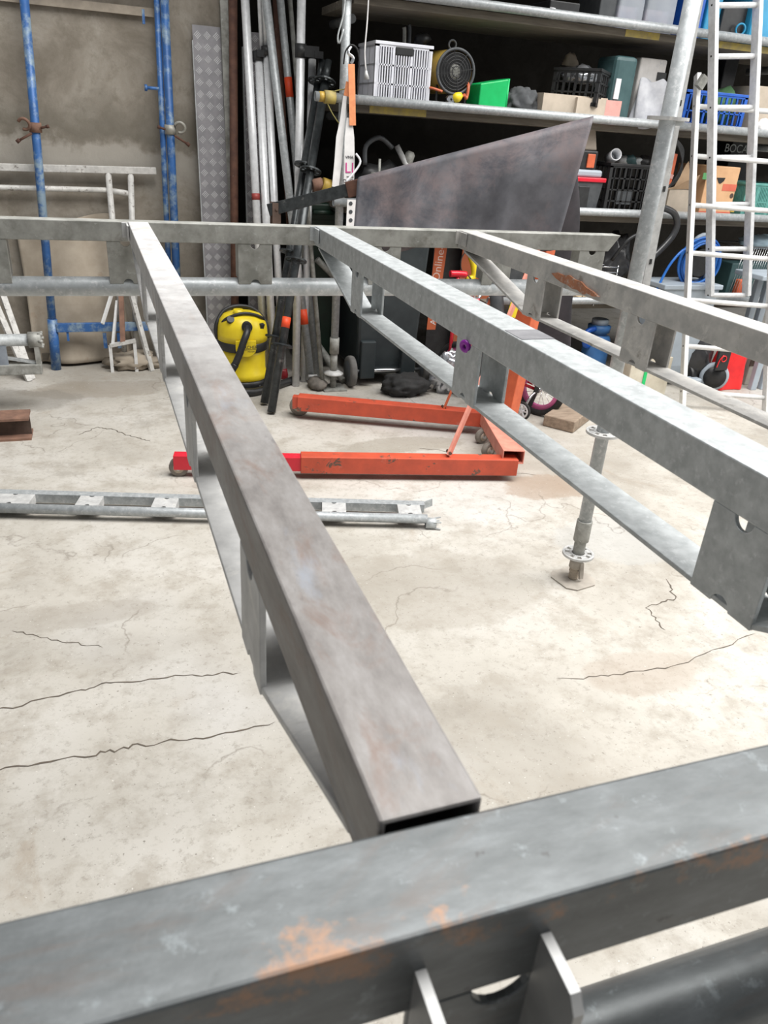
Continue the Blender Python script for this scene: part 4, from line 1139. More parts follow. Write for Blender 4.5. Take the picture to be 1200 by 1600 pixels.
# floor bags below the bin
bm = nb(); lump(bm, (W(630, 612, z=0).x, W(635, 612, z=0).y-.03, .055), (.16, .11, .075), 3, .13, 2.5, 4); tag(obj('rubbish_bag', bm, BLACKM), 'black crumpled bag on the floor in front of the anthracite bin', 'bag')
bm = nb(); c = W(688, 600, z=0); lump(bm, (c.x+.02, c.y-.16, .115), (.15, .08, .15), 8, .16, 5, 4); tag(obj('foil_bag', bm, FOIL), 'crumpled silver foil bag on the floor beside the bike', 'bag')
bm = nb(); c = W(728, 622, z=0); box2(bm, c.x-.05, c.x+.07, c.y, c.y+.08, 0, .15); tag(obj('plastic_bottle', bm, PALEB, bevel=.02), 'pale blue plastic can on the floor between foil bag and hoist', 'bottle')

# timber block on floor
a_ = W(870, 672, z=0); b_ = W(930, 628, z=0); d_ = (b_-a_).normalized()
bm = nb(); bar(bm, a_+V((0, 0, .036))+d_*.01, b_+V((0, 0, .036))+d_*.25, .19, .07); tag(obj('timber_beam', bm, WOOD, bevel=.006), 'weathered timber block lying on the floor right of the bike', 'timber')

# ------------------------------------------------------- things on the rack
ZT, ZM, Z3, Z4 = [z-.022 for _, z in SH]      # board tops


def crate_thing(name, label, cat, c, w, d, h, m, yaw=0, tilt=0, nx=12, rows=4, bar_w=.007, rail=.02, handle=True, group=None, solid_low=0):
    """slatted crate: c = centre of its base"""
    M = Matrix.Translation(c) @ Matrix.Rotation(yaw, 4, 'Z') @ Matrix.Rotation(tilt, 4, 'Y')
    t = thing(name, label, cat, c, group)
    bm = nb()
    th = .012
    box2(bm, -w/2, w/2, -d/2, d/2, 0, .008, M)
    for sx in (-1, 1):
        for sy in (-1, 1):
            box2(bm, sx*w/2-sx*.022, sx*w/2, sy*d/2-sy*.022, sy*d/2, 0, h, M)
    for (ln, ax) in ((w, 0), (d, 1)):
        for s in (-1, 1):
            o = s*((d if ax == 0 else w)/2)
            def B(u0, u1, z0, z1, tk=th):
                if ax == 0: box2(bm, u0, u1, o-s*tk, o, z0, z1, M)
                else: box2(bm, o-s*tk, o, u0, u1, z0, z1, M)
            B(-ln/2, ln/2, 0, rail+solid_low); B(-ln/2, ln/2, h-rail*1.3, h, th*1.3)
            for r in range(1, rows):
                z = rail+(h-rail*2)*r/rows; B(-ln/2, ln/2, z-.004, z+.004)
            n = max(3, int(nx*ln/w))
            for k in range(1, n):
                u = -ln/2+ln*k/n; ww = bar_w*(2.2 if k % max(1, n//3) == 0 else 1); B(u-ww/2, u+ww/2, rail, h-rail, th*.8)
    obj('body', bm, m, t)
    if handle:
        bm = nb(); box2(bm, -w*.16, w*.16, -d/2-.003, -d/2+.016, h-.062, h-.018, M); obj('handle_slot', bm, BLACK, t, bevel=.006)
    bm = nb(); box2(bm, -w/2-.004, w/2+.004, -d/2-.004, -d/2+.012, h-.016, h, M); box2(bm, -w/2-.004, w/2+.004, d/2-.012, d/2+.004, h-.016, h, M)
    box2(bm, -w/2-.004, -w/2+.012, -d/2, d/2, h-.016, h, M); box2(bm, w/2-.012, w/2+.004, -d/2, d/2, h-.016, h, M); obj('rim', bm, m, t, bevel=.002)
    return t, M


def fbox(name, label, cat, x0, y0, x1, y1, Y, depth, m, zb=None, bevel=.004, group=None):
    """plain carton seen front on between photo points"""
    y0, y1 = min(y0, y1), max(y0, y1)
    A = W(x0, y1, y=Y); B = W(x1, y0, y=Y); zb = A.z if zb is None else zb
    B.x = max(B.x, A.x+.02) if B.x > A.x else A.x+.1
    t = thing(name, label, cat, V(((A.x+B.x)/2, Y+depth/2, zb)), group)
    bm = nb(); box2(bm, A.x, B.x, Y, Y+depth, zb, B.z); obj('body', bm, m, t, bevel=bevel)
    return t, A.x, B.x, zb, B.z


# grey folding crate
a_ = W(584, 139, y=4.64); b_ = W(671, 146, y=4.64); wc_ = b_.x-a_.x
hc_ = W(584, 62, y=4.64).z-ZM
t, M = crate_thing('folding_crate', 'pale grey slatted folding crate on the left end of the middle rack shelf', 'crate', V(((a_.x+b_.x)/2, 4.64+.16, ZM)), wc_, .32, hc_, CRATE, 0, nx=22, rows=3, bar_w=.006)
for px, py in ((634, 42), (642, 38)):
    p = W(px, py, y=4.78); bm = nb(); path(bm, [V((p.x+.012, 4.8, ZM+.05)), V((p.x+.004, 4.8, p.z-.05)), V((p.x-.003, 4.8, p.z))], .011, 8); tag(obj('hand_tool', bm, GALVD if px < 640 else DGREY), ('grey' if px < 640 else 'dark curved')+' tool sticking up out of the grey folding crate', 'tool')
bm = nb(); p = W(663, 60, y=4.76); lump(bm, (p.x, 4.8, p.z), (.045, .045, .035), 5, .2, 3, 2); tag(obj('black_part', bm, BLACK), 'round black part lying in the grey folding crate', 'part')
# fan heater
hc = W(712, 112, y=4.64); R_ = .112; hc.z = max(hc.z, ZM+.15)
t = thing('fan_heater', 'yellow cylindrical fan heater with a black grille on the middle rack shelf', 'heater', V((hc.x, 4.75, ZM)))
bm = nb(); lathe(bm, V((hc.x, 4.645, hc.z)), [(R_*.99, 0), (R_, .01), (R_, .25), (R_*.9, .26)], axis=V((-.12, 1, 0)), n=40, caps=False); obj('drum', bm, YELD, t)
bm = nb()
for k in range(6): torus(bm, V((hc.x, 4.637-.003*(5-k)*.6, hc.z)), (0, 1, 0), .026+k*.0165, .0028, 40, 6)
for k in range(8):
    u = V((math.cos(k*PI/4+.2), 0, math.sin(k*PI/4+.2))); bar(bm, V((hc.x, 4.628, hc.z))+u*.018, V((hc.x, 4.634, hc.z))+u*R_, .004, .003)
obj('grille', bm, BLACK, t)
bm = nb(); torus(bm, V((hc.x, 4.64, hc.z)), (0, 1, 0), R_, .0085, 44, 10); obj('front_ring', bm, DGREY, t)
bm = nb(); lathe(bm, V((hc.x, 4.655, hc.z)), [(.001, -.012), (.036, -.008), (.04, 0)], axis=V((0, 1, 0)), n=24); obj('motor_hub', bm, GALVD, t)
bm = nb(); tube(bm, V((hc.x, 4.65, hc.z)), V((hc.x, 4.652, hc.z)), R_-.012, 30); obj('interior_shade_disc', bm, BLACK, t)  # black disc stands in for the shade inside the open drum
bm = nb(); torus(bm, V((hc.x-.01, 4.7, hc.z+R_+.022)), (0, 1, 0), .022, .006, 20, 8); obj('carry_handle', bm, DGREY, t)
bm = nb()
for s in (-1, 1): path(bm, [V((hc.x+s*.09, 4.68, hc.z-.07)), V((hc.x+s*.085, 4.68, ZM+.008)), V((hc.x+s*.05, 4.68, ZM+.007))], .007, 8)
for s in (-1, 1): path(bm, [V((hc.x+s*.09, 4.84, hc.z-.07)), V((hc.x+s*.085, 4.84, ZM+.008)), V((hc.x+s*.05, 4.84, ZM+.007))], .007, 8)
obj('stand', bm, BLACK, t)
p = W(718, 143, y=4.585); p.z = ZM+.075
bm = nb(); lathe(bm, p+V((-.01, 0, 0)), [(.001, -.03), (.022, -.022), (.027, 0), (.02, .018), (.012, .03)], axis=V((.8, -.2, .5)), n=18); pl = obj('gas_regulator', bm, YEL, t)
bm = nb(); path(bm, [p+V((.03, .0, .015)), p+V((.06, .03, .0)), p+V((.07, .04, .06)), V((hc.x+R_*.8, 4.68, hc.z-.04))], .009, 10); obj('gas_hose', bm, mat('orange_rubber_hose', (.5, .12, .05), (.42, .1, .04), 12, .5), t)
bm = nb(); q = W(704, 150, y=4.6); q.z = ZM+.062; tube(bm, q-V((0, .02, 0)), q+V((0, .03, 0)), .02, 16, bore=.008); obj('hose_fitting', bm, CHROME, t)
p = W(687, 143, y=4.60); bm = nb(); path(bm, [W(668, 137, y=4.66), W(676, 138, y=4.63), W(691, 143, y=4.62)], .007, 8); tag(obj('orange_cable', bm, mat('orange_rubber_hose', (.5, .12, .05))), 'short orange cable lying between the grey crate and the heater', 'cable')
# green tub on its side
A = W(757, 158, y=4.62); 
t = thing('green_tub', 'bright green plastic tub lying on its side right of the heater', 'tub', V((A.x, 4.7, ZM)))
x0, x1 = W(751, 157, y=4.62).x, W(791, 157, y=4.62).x; zt0, zt1 = W(754, 131, y=4.62).z, W(791, 124, y=4.62).z
bm = nb(); L = []
for x, z1, ya, yb, zb in ((x0, zt0, 4.64, 4.82, ZM+.012), (x1, zt1, 4.615, 4.86, ZM+.004)):
    L.append([bm.verts.new(p) for p in ((x, ya, zb), (x, yb, zb), (x, yb, z1), (x, ya, z1))])
for i in range(4): bm.faces.new((L[0][i], L[0][(i+1) % 4], L[1][(i+1) % 4], L[1][i]))
bm.faces.new(L[0][::-1]); obj('body', bm, GREENP, t, solid=.004, bevel=.004)
bm = nb(); path(bm, [v.co.copy() for v in []] or [V((x1, 4.615, ZM+.006)), V((x1, 4.86, ZM+.006)), V((x1, 4.86, zt1)), V((x1, 4.615, zt1))], .006, 8, closed=True, sub=1); obj('rim', bm, GREENP, t)
p = W(822, 148, y=4.66); bm = nb(); lump(bm, (p.x, 4.72, ZM+.07), (.11, .09, .09), 11, .16, 2.2, 4); tag(obj('rag_heap', bm, LUMP), 'crumpled dark grey rag on the middle rack shelf right of the green tub', 'rag')
# flattened cartons with a black crate on top
z0 = ZM
t, xa, xb, za, zb = fbox('cardboard_sheet', 'flat beige cardboard sheet under the tilted black crate', 'cardboard', 848, 160, 950, 154, 4.60, .34, CARDP, ZM, .001)
zb = za+.035
t, xa, xb, _, zc2 = fbox('flat_carton', 'flat beige carton with a pink printed end, on the middle rack shelf edge', 'carton', 900, 172, 948, 156, 4.575, .30, CARDP, ZM+.002, .001)
bm = nb(); box2(bm, xb, xb+.11, 4.575, 4.85, ZM+.002, zc2); obj('pink_end', bm, CARDPK, t)
c = W(915, 150, y=4.78); c.z = ZM+.085
crate_thing('produce_crate', 'black slatted produce crate standing tilted on flat cartons', 'crate', V((c.x, 4.79, ZM+.075)), .40, .30, .20, BLACK, math.radians(38), math.radians(4), nx=11, rows=3, handle=False)
bm = nb(); lump(bm, (c.x-.03, 4.79, ZM+.255), (.13, .10, .05), 13, .35); tag(obj('plastic_wrap', bm, FOIL), 'crumpled shiny wrap inside the tilted black crate', 'wrap')
bm = nb(); p = W(897, 97, y=4.86); lump(bm, (p.x, 4.9, p.z-.03), (.05, .05, .08), 15, .15, 2, 3); tag(obj('brown_rag', bm, CANVAS), 'brown rag poking up behind the tilted black crate', 'rag')
# dark teal canister
t = thing('canister', 'dark teal plastic canister beside the tilted black crate', 'canister', V((W(968, 172, y=4.64).x, 4.72, ZM)))
x0, x1 = W(950, 172, y=4.62).x+.0, W(980, 172, y=4.62).x; zt_ = W(968, 86, y=4.62).z
bm = nb(); box2(bm, x0, x1+.02, 4.62, 4.84, ZM, zt_); obj('body', bm, DTEAL, t, bevel=.025)
bm = nb(); box2(bm, x0+.02, x0+.055, 4.615, 4.622, ZM+.14, ZM+.25); obj('paper_label', bm, WHITE, t)
# foam box and plastic bag
t, xa, xb, za, zb = fbox('foam_box', 'dirty white foam box on the middle shelf left of the upright scaffold standard', 'box', 986, 178, 1044, 94, 4.70, .3, STYRO, ZM, .01)
bm = nb(); box2(bm, W(1026, 120, y=4.7).x, W(1040, 120, y=4.7).x, 4.695, 4.70, W(1030, 126, y=4.7).z, W(1030, 113, y=4.7).z); obj('dark_window', bm, BLACK, t)
def bagf(u, v):
    aa = u*2*PI; k = 1-.25*v
    p = W(1010, 178, y=4.66)
    return V((p.x+math.cos(aa)*.13*k*(1+.12*math.sin(5*aa+4*v)), 4.645+math.sin(aa)*.05*k*(1+.2*math.sin(3*aa+5*v)), ZM+.26*v+.012*math.sin(4*aa)))
bm = nb(); sheet(bm, bagf, 48, 18); tag(obj('plastic_bag', bm, mat('milky_plastic_bag', (.56, .57, .60), (.40, .41, .45), 14, .35, bmp=.7, over=(.25, .32, .42), oscale=10, othr=(.63, .7))), 'milky plastic bag in front of the white foam box', 'bag')
# blue crate with green stuff
a_ = W(1066, 188, y=4.62); b_ = W(1162, 190, y=4.62)
crate_thing('blue_crate', 'bright blue slatted crate on the middle rack shelf behind the ladder', 'crate', V(((a_.x+b_.x)/2, 4.62+.17, ZM)), b_.x-a_.x, .32, W(1066, 138, y=4.62).z-ZM, BLUEC, 0, nx=12, rows=2, handle=False, solid_low=.03)
bm = nb(); p = W(1128, 132, y=4.78); lump(bm, (p.x, 4.80, ZM+.14), (.13, .1, .13), 17, .3); tag(obj('green_net', bm, mat('dull_green_net', (.07, .17, .07), (.04, .1, .045), 12, .9)), 'dull green bundle sitting in the bright blue crate', 'bundle')
bm = nb(); p = W(1152, 118, y=4.9); box2(bm, p.x-.06, p.x+.05, 4.97, 5.10, ZM, W(1152, 85, y=4.97).z); tag(obj('black_case', bm, BLACK, bevel=.008), 'tall black case standing behind the bright blue crate', 'case')
t_, *_ = fbox('beige_carton', 'pale beige carton at the right edge of the photo on the middle shelf', 'carton', 1172, 190, 1225, 138, 4.66, .3, CARDP, ZM)
bm = nb(); p = W(1190, 200, y=4.60); lump(bm, (p.x+.03, 4.58+.02, ZM+.045), (.10, .05, .055), 19, .2); tag(obj('white_bag', bm, SLING), 'white cloth bag on the shelf edge right of the ladder', 'bag')
bm = nb(); p = W(1082, 85, y=5.0); box2(bm, p.x-.5, p.x-.1, 5.05, 5.25, ZM, ZM+.33); tag(obj('green_tarp_roll', bm, BING, bevel=.05), 'dark green folded tarpaulin behind the white foam box', 'tarpaulin')

# top shelf
def fb(name, label, cat, x0, x1, ytop, Y, m, d=.3, bevel=.006, shelf=None):
    z0 = ZT if shelf is None else shelf
    A = W(x0, 20, y=Y); B = W(x1, 20, y=Y); zt_ = W((x0+x1)/2, ytop, y=Y).z
    t = thing(name, label, cat, V(((A.x+B.x)/2, Y+d/2, z0)))
    bm = nb(); box2(bm, A.x, B.x, Y, Y+d, z0, max(zt_, z0+.04)); obj('body', bm, m, t, bevel=bevel)
    return t, A.x, B.x, max(zt_, z0+.04)
for x0, x1, lb in ((966, 1006, 'cloudy clear plastic box on the top shelf, the left of the two'), (1010, 1056, 'cloudy clear plastic box on the top shelf right behind the tall standard')):
    t, xa, xb, zt_ = fb('storage_box', lb, 'box', x0, x1, -60, 4.64, CLEAR, .32, .012)
    bm = nb(); box2(bm, xa-.008, xb+.008, 4.63, 4.97, zt_, zt_+.02); obj('lid', bm, WHITE, t, bevel=.004)
    bm = nb(); box2(bm, xa+.02, xb-.02, 4.68, 4.9, ZT+.006, ZT+.12); obj('contents', bm, mat('mixed_contents', (.35, .25, .3), (.2, .22, .35), 14, .8), t)
fb('dark_tray', 'black wire tray at the left of the things on the top shelf', 'tray', 858, 905, 2, 4.66, BLACK, .25)
fb('grey_bin', 'grey box left of the clear boxes on the top shelf', 'box', 936, 962, -25, 4.66, DGREY, .25)
bm = nb(); p = W(868, 6, y=4.62); lump(bm, (p.x, 4.64, ZT+.03), (.03, .03, .035), 23, .2, 3, 2); tag(obj('white_tin', bm, WHITE), 'small white bundle on the top shelf edge', 'bundle')
fb('blue_bin', 'deep blue plastic bin on the top shelf left of the ladder', 'bin', 1072, 1100, -60, 4.66, BLUEC, .3)
fb('black_toolcase', 'dark tool case between the ladder rails on the top shelf', 'case', 1130, 1168, 10, 4.68, BLACK, .28)
bm = nb(); torus(bm, V((W(1160, 32, y=4.65).x, 4.65, 2.16+.0242+.032)), (0.2, 1, .1), .030, .006, 24, 8); tag(obj('cable_ring', bm, LBLUE), 'light blue cable ring hanging over the top shelf tool case', 'cable')
fb('blue_tub', 'light blue plastic tub on the top shelf at the right edge', 'tub', 1178, 1235, -80, 4.63, LBLUE, .32, .02)
fb('pale_blue_box', 'light blue box on the top shelf seen left through the ladder', 'box', 1104, 1127, -60, 4.70, LBLUE, .3, .01)

# third shelf
def sp(px, py, Y): return W(px, py, y=Y)
# dark machine
t = thing('hand_machine', 'black hand held machine at the left end of the third rack shelf', 'machine', V((sp(600, 290, 4.75).x, 4.8, Z3)))
c = sp(600, 265, 4.76)
bm = nb(); lump(bm, (c.x, 4.82, Z3+.10), (.16, .11, .13), 29, .25, 2.5, 3); obj('body', bm, BLACK, t)
bm = nb(); path(bm, [c+V((-.12, 0, .02)), c+V((-.12, 0, .12)), c+V((-.04, 0, .17)), c+V((.05, .02, .12))], .014, 10); obj('handle', bm, DGREY, t)
bm = nb(); tube(bm, c+V((-.05, -.06, -.1)), c+V((-.05, -.06, .06)), .008, 8); tube(bm, c+V((-.1, -.06, -.02)), c+V((0, -.06, -.02)), .006, 8); obj('lever', bm, GALVD, t)
t = thing('pipe_tap', 'grey pipe with a tap leaning up behind the leather sheet', 'pipe', V((sp(640, 270, 4.8).x, 4.8, Z3)))
a_ = sp(620, 228, 4.80); b_ = sp(636, 260, 4.76); d_ = (b_-a_); 
bm = nb(); tube(bm, a_, a_+d_*((a_.z-Z3-.03)/(-d_.z)), .017, 12); obj('pipe', bm, GALVL, t)
bm = nb(); c = a_.lerp(b_, .55)+V((.04, .0, -.01)); lathe(bm, c, [(.02, -.04), (.03, -.02), (.03, .03), (.018, .045)], axis=V((.3, 0, 1)), n=14); obj('tap_body', bm, GALVD, t)
t = thing('cable_coil', 'dark coil of cable lying on the third shelf behind the leather sheet', 'coil', V((sp(715, 240, 4.85).x, 4.88, Z3)))
c = V((sp(715, 240, 4.85).x, 4.9, Z3+.03))
for k in range(9):
    bm = nb(); torus(bm, c+V((.01*math.sin(k*2), .01*math.cos(k*3), k*.021)), (.05*math.sin(k), .06*math.cos(k*1.7), 1), .20-.012*(k % 3), .013, 40, 8); obj('loop', bm, BLACK if k != 5 else mat('dull_red_cable', (.12, .03, .025), (.09, .02, .02), 9, .6), t)
bm = nb(); a_ = sp(668, 246, 4.66); tube(bm, V((a_.x, 4.67, Z3+.16)), V((a_.x+.30, 4.67, Z3+.13)), .033, 16); tag(obj('tan_roll', bm, CARDP), 'pale tan roll lying in front of the dark cable coil', 'roll')
bm = nb(); torus(bm, c+V((.10, 0, .20)), (.2, .5, 1), .12, .008, 24, 8, .2, 2.2); tag(obj('yellow_cord', bm, mat('olive_cord', (.3, .26, .08), (.2, .18, .06), 20, .8)), 'short olive cord on top of the dark cable coil', 'cord')
# toolboxes
t = thing('tool_box', 'black toolbox with a grey lid and red trim on the third rack shelf', 'toolbox', V((sp(920, 315, 4.6).x, 4.75, Z3)))
x0, x1 = sp(888, 315, 4.61).x, sp(938, 315, 4.61).x; zt_ = sp(915, 283, 4.61).z
bm = nb(); L = []
for z, e in ((Z3, .02), (zt_, 0)):
    L.append([bm.verts.new(p) for p in ((x0+e, 4.61+e*.5, z), (x1-e, 4.61+e*.5, z), (x1-e, 4.86, z), (x0+e, 4.86, z))])
for i in range(4): bm.faces.new((L[0][i], L[0][(i+1) % 4], L[1][(i+1) % 4], L[1][i]))
bm.faces.new(L[0][::-1]); bm.faces.new(L[1]); obj('body', bm, DGREY, t, bevel=.008)
bm = nb(); box2(bm, x0-.01, x1+.012, 4.60, 4.87, zt_-.004, zt_+.022); obj('red_trim', bm, REDB, t, bevel=.005)
bm = nb(); box2(bm, x0+.01, x1-.01, 4.625, 4.85, zt_+.022, zt_+.065); obj('lid', bm, GREYP, t, bevel=.012)
bm = nb(); box2(bm, (x0+x1)/2-.06, (x0+x1)/2+.02, 4.604, 4.612, Z3+.03, zt_-.03); obj('front_panel', bm, BLACK, t, bevel=.004)
t = thing('tool_case', 'dirty tan and black tool case stacked on the grey lidded toolbox', 'toolbox', V((sp(920, 260, 4.62).x, 4.75, zt_+.066)))
zb_ = zt_+.066
bm = nb(); box2(bm, x0+.02, sp(938, 250, 4.62).x, 4.65, 4.84, zb_, zb_+.11); obj('body', bm, BLACK, t, bevel=.01)
bm = nb(); xa = sp(912, 240, 4.62).x; xb = sp(938, 240, 4.62).x
prism(bm, [(xa-.1, zb_+.11), (xb, zb_+.11), (xb-.03, zb_+.22), (xb-.06, zb_+.30), (xa-.1, zb_+.30)], Mx((0, 4.84, 0), V((1, 0, 0)), V((0, 0, 1))), .18); obj('tan_lid', bm, mat('dirty_tan_plastic', (.36, .31, .26), (.27, .23, .19), 9, .7), t, bevel=.01)
bm = nb(); box2(bm, xb-.07, xb-.015, 4.64, 4.652, zb_+.01, zb_+.09); obj('red_latch', bm, REDT, t, bevel=.004)
# black crate and mug
a_ = sp(946, 314, 4.62); b_ = sp(1019, 318, 4.62)
zt_ = sp(946, 254, 4.62).z
crate_thing('black_crate', 'black slatted crate full of parts, left of the tall standard on the third shelf', 'crate', V(((a_.x+b_.x)/2, 4.79, Z3)), b_.x-a_.x, .32, zt_-Z3, BLACK, 0, nx=9, rows=4, handle=False)
bm = nb(); box2(bm, a_.x+.09, a_.x+.2, 4.632, 4.64, Z3+.07, Z3+.16); tag(obj('grey_carton', bm, DGREY), 'grey carton showing through the slats of the black crate', 'carton')
c = sp(963, 241, 4.66); bm = nb(); d_ = V((-.25, -1, .3)).normalized(); tube(bm, c, c-d_*.11, .036, 26, bore=.032)
tube(bm, c-d_*.108, c-d_*.112, .035, 20); tag(obj('white_pipe_end', bm, WHITE), 'white pipe end lying on top of the black crate', 'pipe')
for k, (px, py, m, s) in enumerate(((985, 252, DTEAL, .04), (1000, 250, GALV, .03), (975, 256, PLATE, .035), (1008, 256, BLACK, .04))):
    c = sp(px, py, 4.75); bm = nb(); lump(bm, (c.x, 4.78, zt_+.012), (s*1.4, s, s*.9), 31+k, .3, 3, 2)
    tag(obj('metal_part', bm, m), ('dark teal', 'shiny steel', 'grey', 'black')[k]+' part lying on top of the full black crate', 'part')
for p0, p1 in (((968, 245), (1006, 256)), ((970, 249), (1014, 253))):
    pass
# level and cable loop hung by the standard
t = thing('spirit_level', 'orange red level leaning beside the tall standard on the third shelf', 'level', V((sp(1046, 288, 4.56).x, 4.66, Z3)))
p0, p1 = sp(1042, 290, 4.66), sp(1053, 240, 4.68); bm = nb(); bar(bm, p0, p1, .05, .022, V((0, 1, 0))); obj('body', bm, REDT, t, bevel=.004)
bm = nb(); c = p0.lerp(p1, .3)-V((0, .013, 0)); bar(bm, c-V((.003, 0, .012)), c+V((.003, 0, .014)), .048, .004, V((0, 1, 0))); obj('pale_band', bm, CARDPK, t)
t = thing('cable_loops', 'loops of black cable hanging from the middle shelf behind the standard', 'cable', V((sp(1058, 255, 4.56).x, 4.55, 1.2)))
for k in range(5):
    bm = nb(); c0 = sp(1052+k, 217, 4.545); pts = [c0, sp(1062+k*1.5, 235, 4.54), sp(1066-k, 262+k, 4.53), sp(1056-k*2, 284+k, 4.54), sp(1040-k, 294+k, 4.55)]
    path(bm, pts, .0055, 8); obj('loop', bm, BLACK, t)
# torn carton, fruit box etc
t = thing('torn_carton', 'torn brown carton right of the tall standard on the third shelf', 'carton', V((sp(1060, 310, 4.62).x, 4.75, Z3)))
x0, x1 = sp(1042, 318, 4.62).x, sp(1077, 318, 4.62).x; z1 = sp(1060, 296, 4.62).z
bm = nb(); box2(bm, x0, x1, 4.62, 4.9, Z3, z1); obj('body', bm, CARDP, t)
bm = nb(); M = Mx((x0, 4.62, z1), V((1, 0, .05)), V((0, -.25, 1))); prism(bm, [(-.02, 0), (x1-x0, 0), (x1-x0+.02, .09), (.12, .055), (.04, .02)], M, .004); obj('flap', bm, CARD, t)
bm = nb(); M = Mx((x0, 4.64, z1), V((1, 0, .05)), V((0, .3, 1))); prism(bm, [(0.04, 0), (x1-x0, 0), (x1-x0-.02, .17), (.14, .15)], M, .004); obj('flap', bm, CARD, t)
bm = nb(); lump(bm, (sp(1040, 310, 4.6).x, 4.6+.02, Z3+.04), (.03, .03, .045), 41, .25, 3, 2); tag(obj('olive_bundle', bm, mat('olive_cord', (.3, .26, .08))), 'olive bundle on the shelf edge left of the torn carton', 'bundle')
t, xa, xb, za, zb = fbox('fruit_box', 'orange fruit box with red stripes and a dark hand hole behind the ladder', 'box', 1094, 320, 1158, 262, 4.63, .32, FRUIT, Z3, .004)
h_ = zb-za
bm = nb(); box2(bm, xa-.0012, xb+.001, 4.6285, 4.63, za+.012, za+.05); box2(bm, xa+.15, xb+.001, 4.6285, 4.63, za+h_*.55, za+h_*.68); obj('red_stripes', bm, FRUITR, t)
c = W(1126, 281, y=4.63); bm = nb(); prism(bm, [(-.035, .012), (.035, .014), (.028, -.006), (.004, -.024), (-.01, -.02)], Mx((c.x, 4.63, c.z), V((1, 0, 0)), V((0, 0, 1))), .003); obj('hand_hole', bm, BLACK, t)
c = W(1143, 306, y=4.63); bm = nb(); tube(bm, (c.x, 4.6285, c.z), (c.x, 4.632, c.z), .016, 18); obj('round_hole', bm, RUSTD, t)
bm = nb(); c = W(1098, 275, y=4.63); box2(bm, c.x-.0, c.x+.035, 4.6275, 4.629, c.z-.02, c.z+.02); obj('green_print', bm, mat('green_print', (.1, .32, .12), (.08, .26, .1), 12, .7), t)
bm = nb(); xb2 = W(1150, 318, y=4.63).x; box2(bm, xb2, xb+.0012, 4.6282, 4.6295, za+.05, za+h_*.3); obj('yellow_print', bm, YELD, t)
# black lidded box with pale lettering further back
t, xa, xb, za, zb = fbox('black_box', 'black box with pale lettering above the orange fruit box', 'box', 1136, 262, 1186, 222, 4.98, .25, BLACK, Z3, .006)
c = W(1150, 234, y=4.98); text('lettering', 'BOCA', .075, Mx((c.x, 4.9785, zb-.055), V((1, 0, 0)), V((0, 0, 1))), mat('dim_lettering', (.4, .42, .42), (.34, .36, .36), 12, .7), t)
a_ = W(1164, 325, y=4.60); crate_thing('teal_crate', 'dusty teal slatted crate at the right edge on the third shelf', 'crate', V((a_.x+.16, 4.77, Z3)), .34, .30, W(1164, 290, y=4.62).z-Z3+.02, TEAL, 0, nx=26, rows=2, handle=False)
bm = nb(); lump(bm, (a_.x+.15, 4.77, Z3+.13), (.11, .1, .06), 47, .2); tag(obj('pale_net', bm, PALEB), 'pale net bundle in the dusty teal crate', 'bundle')

# bottom shelf and floor stuff under the rack
p = W(925, 476, y=4.55); q = W(968, 476, y=4.55)
t = thing('plywood_tray', 'pale plywood tray on the bottom rack shelf left of the tall standard', 'tray', V((p.x, 4.7, Z4)))
bm = nb(); box2(bm, p.x-.05, q.x+.1, 4.60, 4.9, Z4, Z4+.03); obj('base', bm, PALEW, t)
bm = nb(); box2(bm, p.x-.05, q.x+.1, 4.60, 4.615, Z4, Z4+.055); obj('front_strip', bm, PALEW, t)
c = W(968, 410, y=4.66)
t = thing('black_bag', 'shiny black bag bulging on the bottom shelf left of the tall standard', 'bag', V((c.x, 4.72, Z4+.03)))
bm = nb(); lump(bm, (c.x, 4.74, Z4+.22), (.12, .11, .21), 51, .25); obj('bag_body', bm, mat('shiny_black_foil', (.05, .05, .052), (.025, .025, .027), 9, .25, bmp=.8), t)
bm = nb(); path(bm, [c+V((-.1, -.05, .02)), c+V((-.05, -.1, .15)), c+V((.04, -.1, .2)), c+V((.14, -.06, .18))], .012, 8); obj('strap', bm, BLACK, t)
c = W(950, 425, y=4.6)
t = thing('wire_rack', 'small wire rack in front of the shiny black bag', 'rack', V((c.x, 4.6, Z4+.06)))
for k in range(5):
    bm = nb(); z = Z4+.10+k*.035; path(bm, [V((c.x-.07, 4.60, z)), V((c.x+.07, 4.59, z)), V((c.x+.07, 4.68, z)), V((c.x-.07, 4.68, z))], .0035, 6, closed=True, sub=1); obj('wire', bm, CHROME, t)
for dx in (-.07, .07):
    bm = nb(); tube(bm, (c.x+dx, 4.595, Z4-.02), (c.x+dx, 4.595, Z4+.25), .0035, 6); obj('wire_post', bm, CHROME, t)
# black bent hose
bm = nb(); path(bm, [W(1015, 322, y=4.5), W(1030, 323, y=4.5), W(1052, 332, y=4.5), W(1058, 350, y=4.5), W(1050, 370, y=4.5), W(1030, 392, y=4.5), W(1012, 408, y=4.5), W(1000, 420, y=4.52)], .021, 12)
tag(obj('bent_hose', bm, mat('black_hose', (.05, .052, .055), (.03, .03, .032), 9, .3)), 'thick bent black hose hanging below the third shelf', 'hose')
